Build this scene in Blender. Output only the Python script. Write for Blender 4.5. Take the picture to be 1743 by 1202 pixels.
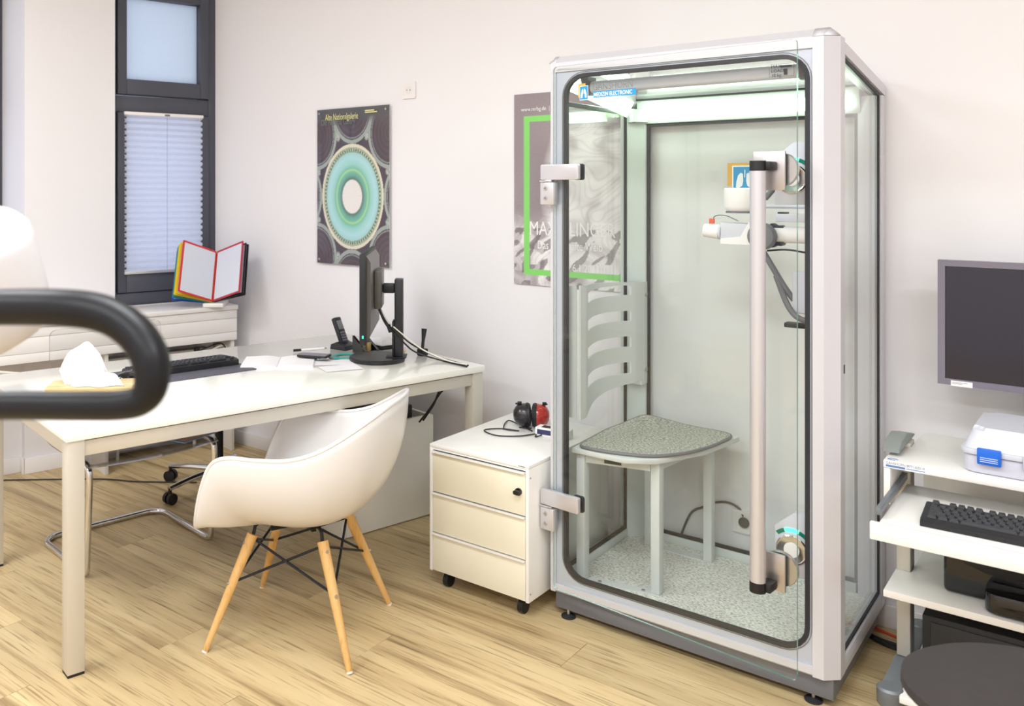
import bpy, bmesh, math, random
from mathutils import Vector, Matrix, noise as mnoise
random.seed(7)
for o in list(bpy.data.objects):
    bpy.data.objects.remove(o, do_unlink=True)
S = bpy.context.scene
COL = S.collection
PI = math.pi

# ------------------------------------------------------------------ camera, world, lights, exposure
cam_d = bpy.data.cameras.new('camera')
cam = bpy.data.objects.new('camera', cam_d); COL.objects.link(cam)
cam.location = (0, 0, 1.45)
cam.rotation_euler = (PI/2, 0, 0.7063)
cam_d.sensor_width = 36.0
cam_d.lens = 30.88
cam_d.shift_x = 0.1358
cam_d.shift_y = -0.1601
cam_d.clip_start = 0.05
cam_d.dof.use_dof = True
cam_d.dof.focus_distance = 3.1
cam_d.dof.aperture_fstop = 4.3
S.camera = cam

world = bpy.data.worlds.new('overcast_sky'); S.world = world
world.use_nodes = True
bg = world.node_tree.nodes['Background']
bg.inputs['Color'].default_value = (0.70, 0.83, 1.0, 1)
bg.inputs['Strength'].default_value = 1.45

S.view_settings.view_transform = 'Standard'
S.view_settings.look = 'None'
S.view_settings.gamma = 1.0
S.view_settings.use_curve_mapping = False
S.view_settings.exposure = 0.0

CEIL = 3.05
LAMPS = [(-0.9, 0.75, 15), (-2.9, 0.55, 14), (1.1, 0.55, 13), (-0.6, -1.35, 14), (-2.7, -1.35, 13), (1.2, -1.35, 11)]   # x, y, watts of the ceiling luminaires
for i, (lx, ly, w) in enumerate(LAMPS):
    ld = bpy.data.lights.new('ceiling_light', 'AREA')
    ld.shape = 'RECTANGLE'; ld.size = 1.15; ld.size_y = 0.5 if w > 6 else 0.3
    ld.energy = w * 3.1
    ld.color = (0.895, 0.952, 1.0)
    lo = bpy.data.objects.new('ceiling_light', ld); COL.objects.link(lo)
    lo.location = (lx, ly, CEIL - 0.075)

# ------------------------------------------------------------------ materials
def lin(c):
    return tuple((v/12.92 if v <= 0.04045 else ((v+0.055)/1.055)**2.4) for v in c)
def hx(h):
    h = h.lstrip('#'); return lin(tuple(int(h[i:i+2], 16)/255 for i in (0, 2, 4)))
MATS = {}
def mat(name, color, rough=0.5, metal=0.0, spec=0.5, noise=None, bump=None, emit=None, coat=0.0, trans=0.0):
    """noise=(scale, amount): slight tone variation; bump=(scale, strength)"""
    m = bpy.data.materials.new(name); m.use_nodes = True; MATS[name] = m
    nt = m.node_tree; b = nt.nodes['Principled BSDF']
    col = hx(color) if isinstance(color, str) else color
    b.inputs['Base Color'].default_value = (*col, 1)
    b.inputs['Roughness'].default_value = rough
    b.inputs['Metallic'].default_value = metal
    b.inputs['Specular IOR Level'].default_value = spec
    if coat: b.inputs['Coat Weight'].default_value = coat; b.inputs['Coat Roughness'].default_value = 0.08
    if trans: b.inputs['Transmission Weight'].default_value = trans
    if emit:
        b.inputs['Emission Color'].default_value = (*hx(emit[0]), 1); b.inputs['Emission Strength'].default_value = emit[1]
    if noise or bump:
        tc = nt.nodes.new('ShaderNodeTexCoord')
    if noise:
        n = nt.nodes.new('ShaderNodeTexNoise'); n.inputs['Scale'].default_value = noise[0]; n.inputs['Detail'].default_value = 4
        nt.links.new(tc.outputs['Object'], n.inputs['Vector'])
        mr = nt.nodes.new('ShaderNodeMapRange'); mr.inputs['To Min'].default_value = 1-noise[1]; mr.inputs['To Max'].default_value = 1+noise[1]
        nt.links.new(n.outputs['Fac'], mr.inputs['Value'])
        mx = nt.nodes.new('ShaderNodeVectorMath'); mx.operation = 'SCALE'; mx.inputs[0].default_value = col
        nt.links.new(mr.outputs['Result'], mx.inputs['Scale']); nt.links.new(mx.outputs['Vector'], b.inputs['Base Color'])
    if bump:
        n2 = nt.nodes.new('ShaderNodeTexNoise'); n2.inputs['Scale'].default_value = bump[0]; n2.inputs['Detail'].default_value = 3
        nt.links.new(tc.outputs['Object'], n2.inputs['Vector'])
        bp = nt.nodes.new('ShaderNodeBump'); bp.inputs['Strength'].default_value = bump[1]; bp.inputs['Distance'].default_value = 0.002
        nt.links.new(n2.outputs['Fac'], bp.inputs['Height']); nt.links.new(bp.outputs['Normal'], b.inputs['Normal'])
    return m

def glass(name, tint, ior=1.45, rough=0.0, refl=1.0):
    """clear sheet: tinted see-through plus Fresnel mirror"""
    m = bpy.data.materials.new(name); m.use_nodes = True; MATS[name] = m
    nt = m.node_tree; nt.nodes.clear()
    out = nt.nodes.new('ShaderNodeOutputMaterial')
    t = nt.nodes.new('ShaderNodeBsdfTransparent'); t.inputs['Color'].default_value = (*tint, 1)
    g = nt.nodes.new('ShaderNodeBsdfGlossy'); g.inputs['Roughness'].default_value = rough; g.inputs['Color'].default_value = (refl, refl, refl, 1)
    lw = nt.nodes.new('ShaderNodeLayerWeight'); lw.inputs['Blend'].default_value = 0.5
    pw = nt.nodes.new('ShaderNodeMath'); pw.operation = 'POWER'; pw.inputs[1].default_value = 5.0
    f = nt.nodes.new('ShaderNodeMath'); f.operation = 'MULTIPLY_ADD'; f0 = ((ior-1)/(ior+1))**2; f.inputs[1].default_value = 0.85; f.inputs[2].default_value = f0*0.7
    nt.links.new(lw.outputs['Facing'], pw.inputs[0]); nt.links.new(pw.outputs[0], f.inputs[0])
    mx = nt.nodes.new('ShaderNodeMixShader')
    nt.links.new(f.outputs[0], mx.inputs[0]); nt.links.new(t.outputs[0], mx.inputs[1]); nt.links.new(g.outputs[0], mx.inputs[2])
    nt.links.new(mx.outputs[0], out.inputs['Surface'])
    return m

mat('wall_paint', '#eeeaec', 0.85, noise=(1.2, 0.012), bump=(140, 0.06))
mat('ceiling_paint', '#f2efec', 0.9, noise=(2, 0.01))
mat('baseboard_white', '#f1ecea', 0.45, noise=(3, 0.01))
mat('window_grey', '#4b4c57', 0.42, noise=(6, 0.03))
mat('sill_white', '#f4efec', 0.4, noise=(3, 0.012))
mat('radiator_white', '#e8e4df', 0.5, noise=(3, 0.02))
mat('desk_white', '#f8f5ec', 0.16, coat=0.5, noise=(1.5, 0.008))
mat('desk_frame', '#d3ccbf', 0.38, metal=0.25, noise=(4, 0.02))
mat('cabinet_white', '#f1ede2', 0.35, noise=(2, 0.01))
mat('drawer_cream', '#efe8d2', 0.36, noise=(2, 0.01))
mat('case_white', '#f4f1ec', 0.33, noise=(2, 0.01))
mat('chair_white', '#e6e2e0', 0.30, noise=(3, 0.008), coat=0.2)
mat('black_plastic', '#1c1c20', 0.42, noise=(8, 0.08))
mat('grip_black', '#0a0a10', 0.42, spec=0.35, noise=(5, 0.06))
mat('soft_black', '#131317', 0.5, noise=(8, 0.08))
mat('gloss_black', '#0c0c0f', 0.12, noise=(5, 0.05), coat=0.4)
mat('dark_steel', '#26272b', 0.4, metal=0.6, noise=(8, 0.05))
mat('chrome', '#d8d8da', 0.12, metal=1.0, noise=(3, 0.02))
mat('brushed_steel', '#c5c0bf', 0.30, metal=0.9, noise=(20, 0.03))
mat('anodised', '#d2d0d4', 0.32, metal=0.55, noise=(3, 0.015))
mat('booth_white', '#d6d4da', 0.34, noise=(3, 0.012), metal=0.15)
mat('booth_panel', '#c5c9d6', 0.28, metal=0.30, noise=(3, 0.012))
mat('booth_inner', '#cdd4d0', 0.4, noise=(3, 0.012))
mat('seat_paint', '#cfd3d1', 0.42, noise=(3, 0.012))
mat('plinth_grey', '#6f6f74', 0.5, noise=(4, 0.02))
mat('rubber', '#2a292d', 0.6, noise=(10, 0.06))
mat('led_white', '#e9fff0', 0.5, emit=('#dcffe4', 9.0), noise=(3, 0.01))
mat('led_green', '#3cf0b4', 0.3, emit=('#38f0ae', 4.0), noise=(3, 0.01))
mat('led_off', '#12806a', 0.25, noise=(3, 0.05))
mat('logo_blue', '#1d9bd8', 0.45, noise=(5, 0.01))
mat('logo_orange', '#e5b04f', 0.45, noise=(5, 0.01))
mat('logo_white', '#f7fbff', 0.45, noise=(5, 0.005))
mat('print_grey', '#7a7e7e', 0.5, noise=(5, 0.01))
mat('print_dark', '#2d2f36', 0.5, noise=(5, 0.01))
mat('print_white', '#f2eeee', 0.5, noise=(5, 0.01))
mat('print_yellow', '#e6dfa0', 0.5, noise=(5, 0.01))
mat('print_blue', '#5f7fb4', 0.5, noise=(5, 0.01))
mat('paper', '#f6f2f2', 0.7, noise=(4, 0.012))
mat('tissue', '#ece8e9', 0.85, noise=(9, 0.012), bump=(30, 0.3))
mat('cable_white', '#ece6da', 0.5, noise=(6, 0.02))
mat('cable_black', '#1f1d1f', 0.5, noise=(6, 0.05))
mat('cable_red', '#c23a22', 0.5, noise=(6, 0.05))
mat('fabric_dark', '#3a3433', 0.92, noise=(60, 0.12), bump=(420, 0.7))
mat('mat_grey', '#5a5863', 0.6, noise=(10, 0.03))
mat('teal', '#1fa79b', 0.4, noise=(6, 0.03))
mat('folder_red', '#d4302c', 0.4, noise=(6, 0.02))
mat('folder_darkred', '#b8283c', 0.4, noise=(6, 0.02))
mat('folder_yellow', '#f1cf12', 0.4, noise=(6, 0.02))
mat('folder_teal', '#0b8f93', 0.4, noise=(6, 0.02))
mat('folder_blue', '#2546a5', 0.4, noise=(6, 0.02))
mat('folder_black', '#2b2328', 0.4, noise=(6, 0.02))
mat('sleeve', '#d6d9e4', 0.25, noise=(4, 0.012), coat=0.3)
mat('socket_white', '#efe9e7', 0.35, noise=(4, 0.01))
mat('muff_red', '#a8241f', 0.22, noise=(9, 0.08), coat=0.6)
mat('muff_black', '#221f23', 0.28, noise=(9, 0.08), coat=0.3)
mat('label_navy', '#373a63', 0.4, noise=(6, 0.02))
mat('amber', '#e9b04a', 0.3, noise=(9, 0.05))
mat('gold', '#c9ad6a', 0.3, metal=0.7, noise=(9, 0.04))
mat('case_grey', '#d3d4de', 0.42, noise=(3, 0.012))
mat('case_grey2', '#c9c9d6', 0.45, noise=(3, 0.012))
mat('latch_blue', '#1668d8', 0.4, noise=(6, 0.02))
mat('cart_grey', '#7b8085', 0.42, metal=0.3, noise=(5, 0.02))
mat('cart_cap', '#8d938f', 0.5, noise=(5, 0.02))
mat('bezel_grey', '#7d7784', 0.4, noise=(5, 0.02))
mat('screen', '#14142a', 0.12, noise=(2, 0.05), coat=0.3)
mat('key_top', '#2b2c31', 0.45, noise=(12, 0.08))
mat('monitor_back', '#5b5651', 0.38, noise=(6, 0.03))
mat('erg_white', '#d9d5d8', 0.35, noise=(3, 0.01))
mat('brochure_blue', '#7f9fd8', 0.4, noise=(6, 0.06))
mat('brochure_orange', '#d98a3c', 0.4, noise=(6, 0.06))
mat('orange_mark', '#e25a3a', 0.4, noise=(6, 0.02))
mat('plug_grey', '#4a4543', 0.5, noise=(6, 0.03))
glass('booth_glass', (0.982, 0.993, 0.985))
glass('door_glass', (0.982, 0.993, 0.986))
glass('acrylic', (0.965, 0.965, 0.965), 1.42)
glass('acrylic_seat', (0.84, 0.83, 0.82), 2.2)
glass('window_glass', (0.93, 0.96, 1.0))
mat('glass_edge', '#5f9c86', 0.15, noise=(6, 0.04), trans=0.5)
mat('acrylic_edge', '#9a9aa0', 0.15, noise=(6, 0.04), trans=0.6)
m = mat('frosted', '#eef4ff', 0.5, trans=0.0, noise=(3, 0.01))
# frosted pane and blind cloth let the daylight through
def translucent(name, color, mixf):
    m = bpy.data.materials.new(name); m.use_nodes = True; MATS[name] = m
    nt = m.node_tree; nt.nodes.clear()
    out = nt.nodes.new('ShaderNodeOutputMaterial')
    d = nt.nodes.new('ShaderNodeBsdfDiffuse'); t = nt.nodes.new('ShaderNodeBsdfTranslucent'); mx = nt.nodes.new('ShaderNodeMixShader')
    tc = nt.nodes.new('ShaderNodeTexCoord'); n = nt.nodes.new('ShaderNodeTexNoise'); n.inputs['Scale'].default_value = 60
    nt.links.new(tc.outputs['Object'], n.inputs['Vector'])
    r = nt.nodes.new('ShaderNodeMapRange'); r.inputs['To Min'].default_value = 0.97; r.inputs['To Max'].default_value = 1.03
    v = nt.nodes.new('ShaderNodeVectorMath'); v.operation = 'SCALE'; v.inputs[0].default_value = hx(color)
    nt.links.new(n.outputs['Fac'], r.inputs['Value']); nt.links.new(r.outputs[0], v.inputs['Scale'])
    for s_ in (d, t): nt.links.new(v.outputs[0], s_.inputs['Color'])
    mx.inputs[0].default_value = mixf
    nt.links.new(d.outputs[0], mx.inputs[1]); nt.links.new(t.outputs[0], mx.inputs[2]); nt.links.new(mx.outputs[0], out.inputs['Surface'])
translucent('blind_cloth', '#f4f4ff', 0.68)
translucent('frosted_glass', '#f6faff', 0.85)

# wood materials -----------------------------------------------------
def wood(name, light, mid, dark, stretch, scale=1.0, rough=0.4, vary=0.0, grain=1.0):
    m = bpy.data.materials.new(name); m.use_nodes = True; MATS[name] = m
    nt = m.node_tree; N = nt.nodes.new; L = nt.links.new; b = nt.nodes['Principled BSDF']
    tc = N('ShaderNodeTexCoord'); oi = N('ShaderNodeObjectInfo')
    off = N('ShaderNodeVectorMath'); off.operation = 'SCALE'; off.inputs[0].default_value = (37.1, 19.7, 11.3); L(oi.outputs['Random'], off.inputs['Scale'])
    ad = N('ShaderNodeVectorMath'); ad.operation = 'ADD'; L(tc.outputs['Object'], ad.inputs[0]); L(off.outputs[0], ad.inputs[1])
    mp = N('ShaderNodeMapping'); mp.inputs['Scale'].default_value = stretch; L(ad.outputs[0], mp.inputs['Vector'])
    n1 = N('ShaderNodeTexNoise'); n1.inputs['Scale'].default_value = 3.0*scale; n1.inputs['Detail'].default_value = 6; n1.inputs['Distortion'].default_value = 0.6; L(mp.outputs[0], n1.inputs['Vector'])
    n2 = N('ShaderNodeTexNoise'); n2.inputs['Scale'].default_value = 22*scale; n2.inputs['Detail'].default_value = 5; L(mp.outputs[0], n2.inputs['Vector'])
    r1 = N('ShaderNodeValToRGB'); e = r1.color_ramp.elements
    e[0].position = 0.30; e[0].color = (*hx(dark), 1); e[1].position = 0.72; e[1].color = (*hx(light), 1)
    k = r1.color_ramp.elements.new(0.46); k.color = (*hx(mid), 1)
    L(n1.outputs['Fac'], r1.inputs['Fac'])
    r2 = N('ShaderNodeValToRGB'); e = r2.color_ramp.elements
    g = 1-0.45*grain
    e[0].position = 0.30; e[0].color = (g, g*0.95, g*0.88, 1); e[1].position = 0.46; e[1].color = (1, 1, 1, 1)
    L(n2.outputs['Fac'], r2.inputs['Fac'])
    mx = N('ShaderNodeVectorMath'); mx.operation = 'MULTIPLY'; L(r1.outputs['Color'], mx.inputs[0]); L(r2.outputs['Color'], mx.inputs[1])
    mr = N('ShaderNodeMapRange'); mr.inputs['To Min'].default_value = 1-vary; mr.inputs['To Max'].default_value = 1+vary; L(oi.outputs['Random'], mr.inputs['Value'])
    sc = N('ShaderNodeVectorMath'); sc.operation = 'SCALE'; L(mx.outputs[0], sc.inputs[0]); L(mr.outputs[0], sc.inputs['Scale'])
    L(sc.outputs[0], b.inputs['Base Color']); b.inputs['Roughness'].default_value = rough
    bp = N('ShaderNodeBump'); bp.inputs['Strength'].default_value = 0.12; bp.inputs['Distance'].default_value = 0.001
    L(n2.outputs['Fac'], bp.inputs['Height']); L(bp.outputs[0], b.inputs['Normal'])
wood('floor_oak', '#d9c294', '#ccb183', '#9c825c', (0.26, 6.0, 6.0), 1.0, 0.42, 0.13)
wood('beech', '#e3b97a', '#dcae6b', '#cd9d58', (6, 6, 0.7), 1.0, 0.4, 0.03, 0.35)
wood('bamboo', '#f0d8a8', '#e8cb92', '#d8b578', (0.8, 6, 6), 2.0, 0.45, 0.02, 0.4)
mat('floor_joint', '#8a6f4a', 0.7, noise=(5, 0.1))

def speckle(name, base, mids, scale, rough=0.6, bumpd=0.0):
    m = bpy.data.materials.new(name); m.use_nodes = True; MATS[name] = m
    nt = m.node_tree; N = nt.nodes.new; L = nt.links.new; b = nt.nodes['Principled BSDF']
    tc = N('ShaderNodeTexCoord')
    mp = N('ShaderNodeMapping'); mp.inputs['Scale'].default_value = (1, 1.7, 1.3); mp.inputs['Rotation'].default_value = (0, 0, 0.6); L(tc.outputs['Object'], mp.inputs['Vector'])
    n = N('ShaderNodeTexNoise'); n.inputs['Scale'].default_value = scale; n.inputs['Detail'].default_value = 3; n.inputs['Roughness'].default_value = 0.7; L(mp.outputs[0], n.inputs['Vector'])
    r = N('ShaderNodeValToRGB'); r.color_ramp.interpolation = 'LINEAR'
    e = r.color_ramp.elements; e[0].position = 0.30; e[0].color = (*hx(mids[0]), 1); e[1].position = 0.62; e[1].color = (*hx(mids[2]), 1)
    k = r.color_ramp.elements.new(0.42); k.color = (*hx(mids[1]), 1); k = r.color_ramp.elements.new(0.50); k.color = (*hx(base), 1)
    L(n.outputs['Fac'], r.inputs['Fac']); L(r.outputs[0], b.inputs['Base Color']); b.inputs['Roughness'].default_value = rough
    if bumpd:
        bp = N('ShaderNodeBump'); bp.inputs['Strength'].default_value = 0.8; bp.inputs['Distance'].default_value = bumpd; L(n.outputs['Fac'], bp.inputs['Height']); L(bp.outputs[0], b.inputs['Normal'])
speckle('speckled_vinyl', '#dcdcd4', ('#7f8078', '#b4b6ac', '#ecece6'), 110, 0.45)
speckle('speckled_wool', '#a3a49a', ('#4d504b', '#7f827a', '#d3d3c7'), 130, 0.95, 0.003)

def vcol(name, rough):
    m = bpy.data.materials.new(name); m.use_nodes = True; MATS[name] = m
    nt = m.node_tree; b = nt.nodes['Principled BSDF']; a = nt.nodes.new('ShaderNodeAttribute'); a.attribute_name = 'print'
    nt.links.new(a.outputs['Color'], b.inputs['Base Color']); b.inputs['Roughness'].default_value = rough
vcol('poster_gloss', 0.18); vcol('poster_matt', 0.6)

# ------------------------------------------------------------------ builders
def catmull(pts, n=8, closed=False):
    P = [Vector(p) for p in pts]; out = []; N = len(P)
    rng = range(N) if closed else range(N-1)
    for i in rng:
        p1, p2 = P[i], P[(i+1) % N]
        p0 = P[i-1] if (closed or i > 0) else p1*2-p2
        p3 = P[(i+2) % N] if (closed or i < N-2) else p2*2-p1
        for k in range(n):
            t = k/n
            out.append(0.5*((2*p1)+(p2-p0)*t+(2*p0-5*p1+4*p2-p3)*t*t+(3*p1-p0-3*p2+p3)*t**3))
    if not closed: out.append(P[-1])
    return out

class MB:
    def __init__(self): self.bm = bmesh.new()
    def box(self, x0, x1, y0, y1, z0, z1, bev=0.0, seg=2, M=None):
        b = bmesh.new()
        bmesh.ops.create_cube(b, size=1.0)
        for v in b.verts:
            v.co = Vector((x0+(v.co.x+.5)*(x1-x0), y0+(v.co.y+.5)*(y1-y0), z0+(v.co.z+.5)*(z1-z0)))
        if bev: bmesh.ops.bevel(b, geom=b.edges[:], offset=bev, segments=seg, affect='EDGES', profile=0.5)
        return self._add(b, M)
    def _add(self, b, M=None):
        if M is not None: bmesh.ops.transform(b, matrix=M, verts=b.verts[:])
        b.normal_update()
        b.verts.ensure_lookup_table(); b.verts.index_update()
        nv = [self.bm.verts.new(v.co) for v in b.verts]
        for f in b.faces:
            try: self.bm.faces.new([nv[v.index] for v in f.verts])
            except ValueError: pass
        b.free(); return self
    def prism(self, pts, h0, h1, axis='z', bev=0.0, M=None):
        """2-D outline extruded along an axis"""
        b = bmesh.new()
        def P(p, h):
            return {'z': (p[0], p[1], h), 'y': (p[0], h, p[1]), 'x': (h, p[0], p[1])}[axis]
        lo = [b.verts.new(P(p, h0)) for p in pts]; hi = [b.verts.new(P(p, h1)) for p in pts]
        n = len(pts)
        b.faces.new(lo[::-1]); b.faces.new(hi)
        for i in range(n): b.faces.new([lo[i], lo[(i+1) % n], hi[(i+1) % n], hi[i]])
        bmesh.ops.recalc_face_normals(b, faces=b.faces[:])
        if bev:
            ed = [e for e in b.edges if (e.verts[0] in lo) == (e.verts[1] in lo)]
            bmesh.ops.bevel(b, geom=ed, offset=bev, segments=2, affect='EDGES', profile=0.5)
        return self._add(b, M)
    def tube(self, pts, r, seg=8, closed=False, smooth=0, caps=True, flat=1.0):
        P = catmull(pts, smooth, closed) if smooth else [Vector(p) for p in pts]
        n = len(P); rad = r if callable(r) else (lambda t: r)
        T = []
        for i in range(n):
            a = P[(i+1) % n] if (closed or i < n-1) else P[i]; c = P[i-1] if (closed or i > 0) else P[i]
            d = a-c; T.append(d.normalized() if d.length > 1e-9 else Vector((0, 0, 1)))
        up = Vector((0, 0, 1)) if abs(T[0].z) < 0.9 else Vector((1, 0, 0))
        u = T[0].cross(up).normalized(); rings = []
        for i in range(n):
            u = (u-T[i]*u.dot(T[i])).normalized(); w = T[i].cross(u)
            R = rad(i/max(1, n-1))
            rings.append([self.bm.verts.new(P[i]+(u*math.cos(2*PI*k/seg)*R+w*math.sin(2*PI*k/seg)*R*flat)) for k in range(seg)])
        for i in range(n if closed else n-1):
            A, B = rings[i], rings[(i+1) % n]
            for k in range(seg):
                self.bm.faces.new([A[k], A[(k+1) % seg], B[(k+1) % seg], B[k]])
        if caps and not closed:
            self.bm.faces.new(rings[0][::-1]); self.bm.faces.new(rings[-1])
        return self
    def cyl(self, p0, p1, r0, r1=None, seg=16):
        r1 = r0 if r1 is None else r1
        return self.tube([p0, p1], lambda t: r0+(r1-r0)*t, seg)
    def lathe(self, prof, seg=24, M=None, sx=1.0, sy=1.0):
        b = bmesh.new(); rings = []
        for r, z in prof:
            if r < 1e-6: rings.append([b.verts.new((0, 0, z))])
            else: rings.append([b.verts.new((r*math.cos(2*PI*k/seg)*sx, r*math.sin(2*PI*k/seg)*sy, z)) for k in range(seg)])
        for A, B in zip(rings, rings[1:]):
            for k in range(seg):
                a0, a1 = A[k % len(A)], A[(k+1) % len(A)]; b0, b1 = B[k % len(B)], B[(k+1) % len(B)]
                vs = []
                for v in (a0, a1, b1, b0):
                    if v not in vs: vs.append(v)
                if len(vs) > 2: b.faces.new(vs)
        if len(rings[0]) > 1: b.faces.new(rings[0][::-1])
        if len(rings[-1]) > 1: b.faces.new(rings[-1])
        bmesh.ops.recalc_face_normals(b, faces=b.faces[:])
        return self._add(b, M)
    def ring(self, inner, outer, h0, h1, axis='y'):
        """flat frame between two outlines with equal point counts, extruded along an axis"""
        b = bmesh.new()
        def P(p, h): return {'z': (p[0], p[1], h), 'y': (p[0], h, p[1]), 'x': (h, p[0], p[1])}[axis]
        V = [[b.verts.new(P(p, h)) for p in L] for L in (inner, outer) for h in (h0, h1)]
        n = len(inner); i0, i1, o0, o1 = V
        for k in range(n):
            j = (k+1) % n
            for q in ((i0[k], i0[j], o0[j], o0[k]), (i1[k], o1[k], o1[j], i1[j]), (i0[k], i1[k], i1[j], i0[j]), (o0[k], o0[j], o1[j], o1[k])):
                try: b.faces.new(q)
                except ValueError: pass
        bmesh.ops.remove_doubles(b, verts=b.verts[:], dist=1e-6)
        bmesh.ops.recalc_face_normals(b, faces=b.faces[:])
        return self._add(b)
    def grid(self, f, nu, nv, closed_u=False):
        V = [[self.bm.verts.new(f(i/(nu if closed_u else nu-1), j/(nv-1))) for j in range(nv)] for i in range(nu)]
        for i in range(nu if closed_u else nu-1):
            for j in range(nv-1):
                a, b_, c, d = V[i][j], V[(i+1) % nu][j], V[(i+1) % nu][j+1], V[i][j+1]
                self.bm.faces.new([a, b_, c, d])
        return self
    def mesh(self, name, mats, sharp=38, faceslot=None):
        bm = self.bm; bm.normal_update()
        for f in bm.faces: f.smooth = True
        lim = math.radians(sharp)
        for e in bm.edges:
            if len(e.link_faces) == 2 and e.calc_face_angle(0) > lim: e.smooth = False
        if faceslot:
            for f in bm.faces: f.material_index = faceslot(f)
        me = bpy.data.meshes.new(name); bm.to_mesh(me); bm.free()
        for m_ in (mats if isinstance(mats, (list, tuple)) else [mats]): me.materials.append(MATS[m_])
        return me
    def build(self, name, mats, parent=None, sharp=38, faceslot=None, loc=None, rot=None, label=None):
        o = bpy.data.objects.new(name, self.mesh(name, mats, sharp, faceslot)); COL.objects.link(o)
        if parent: o.parent = parent
        if loc: o.location = loc
        if rot: o.rotation_euler = rot
        if label: o['label'] = label
        return o

def tag(o, label, cat, group=None):
    o['label'] = label; o['category'] = cat
    if group: o['group'] = group
    return o
def thing(name, label, cat, loc=(0, 0, 0), rz=0.0, group=None):
    o = bpy.data.objects.new(name, None); COL.objects.link(o); o.empty_display_size = 0.05
    o.location = loc; o.rotation_euler = (0, 0, rz)
    return tag(o, label, cat, group)
def struct(o): o['kind'] = 'structure'; return o
def inst(name, me, parent, loc, rot=(0, 0, 0), scale=None):
    o = bpy.data.objects.new(name, me); COL.objects.link(o); o.parent = parent; o.location = loc; o.rotation_euler = rot
    if scale: o.scale = scale
    return o
def rrect(x0, x1, y0, y1, r, n=6):
    pts = []
    for cx, cy, a in ((x1-r, y1-r, 0), (x0+r, y1-r, 1), (x0+r, y0+r, 2), (x1-r, y0+r, 3)):
        for k in range(n+1):
            t = (a+k/n)*PI/2; pts.append((cx+r*math.cos(t), cy+r*math.sin(t)))
    return pts
def rect_like(x0, x1, y0, y1, n=6):
    """rectangle with the same point count as rrect, for ring()"""
    pts = []
    for cx, cy in ((x1, y1), (x0, y1), (x0, y0), (x1, y0)):
        pts += [(cx, cy)]*(n+1)
    return pts
def text(body, size, material, parent, loc, rot, name='lettering', sx=1.0, align='LEFT', shear=0.0, bold=0.0):
    cu = bpy.data.curves.new(name, 'FONT'); cu.body = body; cu.size = size; cu.align_x = align; cu.extrude = 0.0002; cu.offset = bold; cu.shear = shear
    cu.resolution_u = 3
    t = bpy.data.objects.new('tmp_text', cu); COL.objects.link(t)
    dg = bpy.context.evaluated_depsgraph_get(); dg.update()
    me = bpy.data.meshes.new_from_object(t.evaluated_get(dg)); me.name = name
    bpy.data.objects.remove(t, do_unlink=True)
    me.materials.clear(); me.materials.append(MATS[material])
    o = bpy.data.objects.new(name, me); COL.objects.link(o); o.parent = parent; o.location = loc; o.rotation_euler = rot; o.scale = (sx, 1, 1)
    return o
FRONT = (PI/2, 0, 0)   # lettering facing -Y

def printed(name, w, h, nx, nz, fn, material, parent, y=0.0, thick=0.0):
    """a printed sheet facing -Y: colours from fn(u,v) are flat print"""
    me = bpy.data.meshes.new(name); vs = []; cols = []
    for j in range(nz+1):
        for i in range(nx+1):
            u, v = i/nx, j/nz; vs.append((u*w, y, v*h)); cols.append(fn(u, v))
    fs = [(j*(nx+1)+i, j*(nx+1)+i+1, (j+1)*(nx+1)+i+1, (j+1)*(nx+1)+i) for j in range(nz) for i in range(nx)]
    me.from_pydata(vs, [], fs)
    at = me.color_attributes.new('print', 'FLOAT_COLOR', 'POINT')
    flat = []
    for c in cols: flat += [*c, 1.0]
    at.data.foreach_set('color', flat)
    me.materials.append(MATS[material])
    o = bpy.data.objects.new(name, me); COL.objects.link(o); o.parent = parent
    return o

# ------------------------------------------------------------------ the room
WY = 3.323                       # wall_back plane
W2LOC, W2ROT = (-4.05, WY, 0), math.atan2(-0.9734, -0.2293)   # window wall frame: x runs along the wall away from the corner, y into the room
def w2x(y): return -4.05+0.2355*(y-WY)

fl = struct(MB().box(-5.7, 2.75, -2.75, WY+0.1, -0.12, -0.004).build('floor', 'floor_joint'))
PW, PL = 0.182, 1.28
plank_cache = {}
def plank_mesh(l):
    k = round(l, 3)
    if k not in plank_cache:
        plank_cache[k] = MB().box(0, l-0.0012, 0, PW-0.0012, -0.004, 0.0, 0.0008, 1).mesh('plank', 'floor_oak')
    return plank_cache[k]
row = 0; y = -2.7
while y < WY:
    x0 = w2x(y)-0.35; x = x0-(row*0.43 % PL)
    while x < 2.65:
        a, b_ = max(x, x0), min(x+PL, 2.65)
        a = math.ceil(a/0.02-1e-6)*0.02 if a == x0 else a
        if b_-a > 0.05: inst('plank', plank_mesh(b_-a), fl, (a, y, 0))
        x += PL
    y += PW; row += 1

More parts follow.
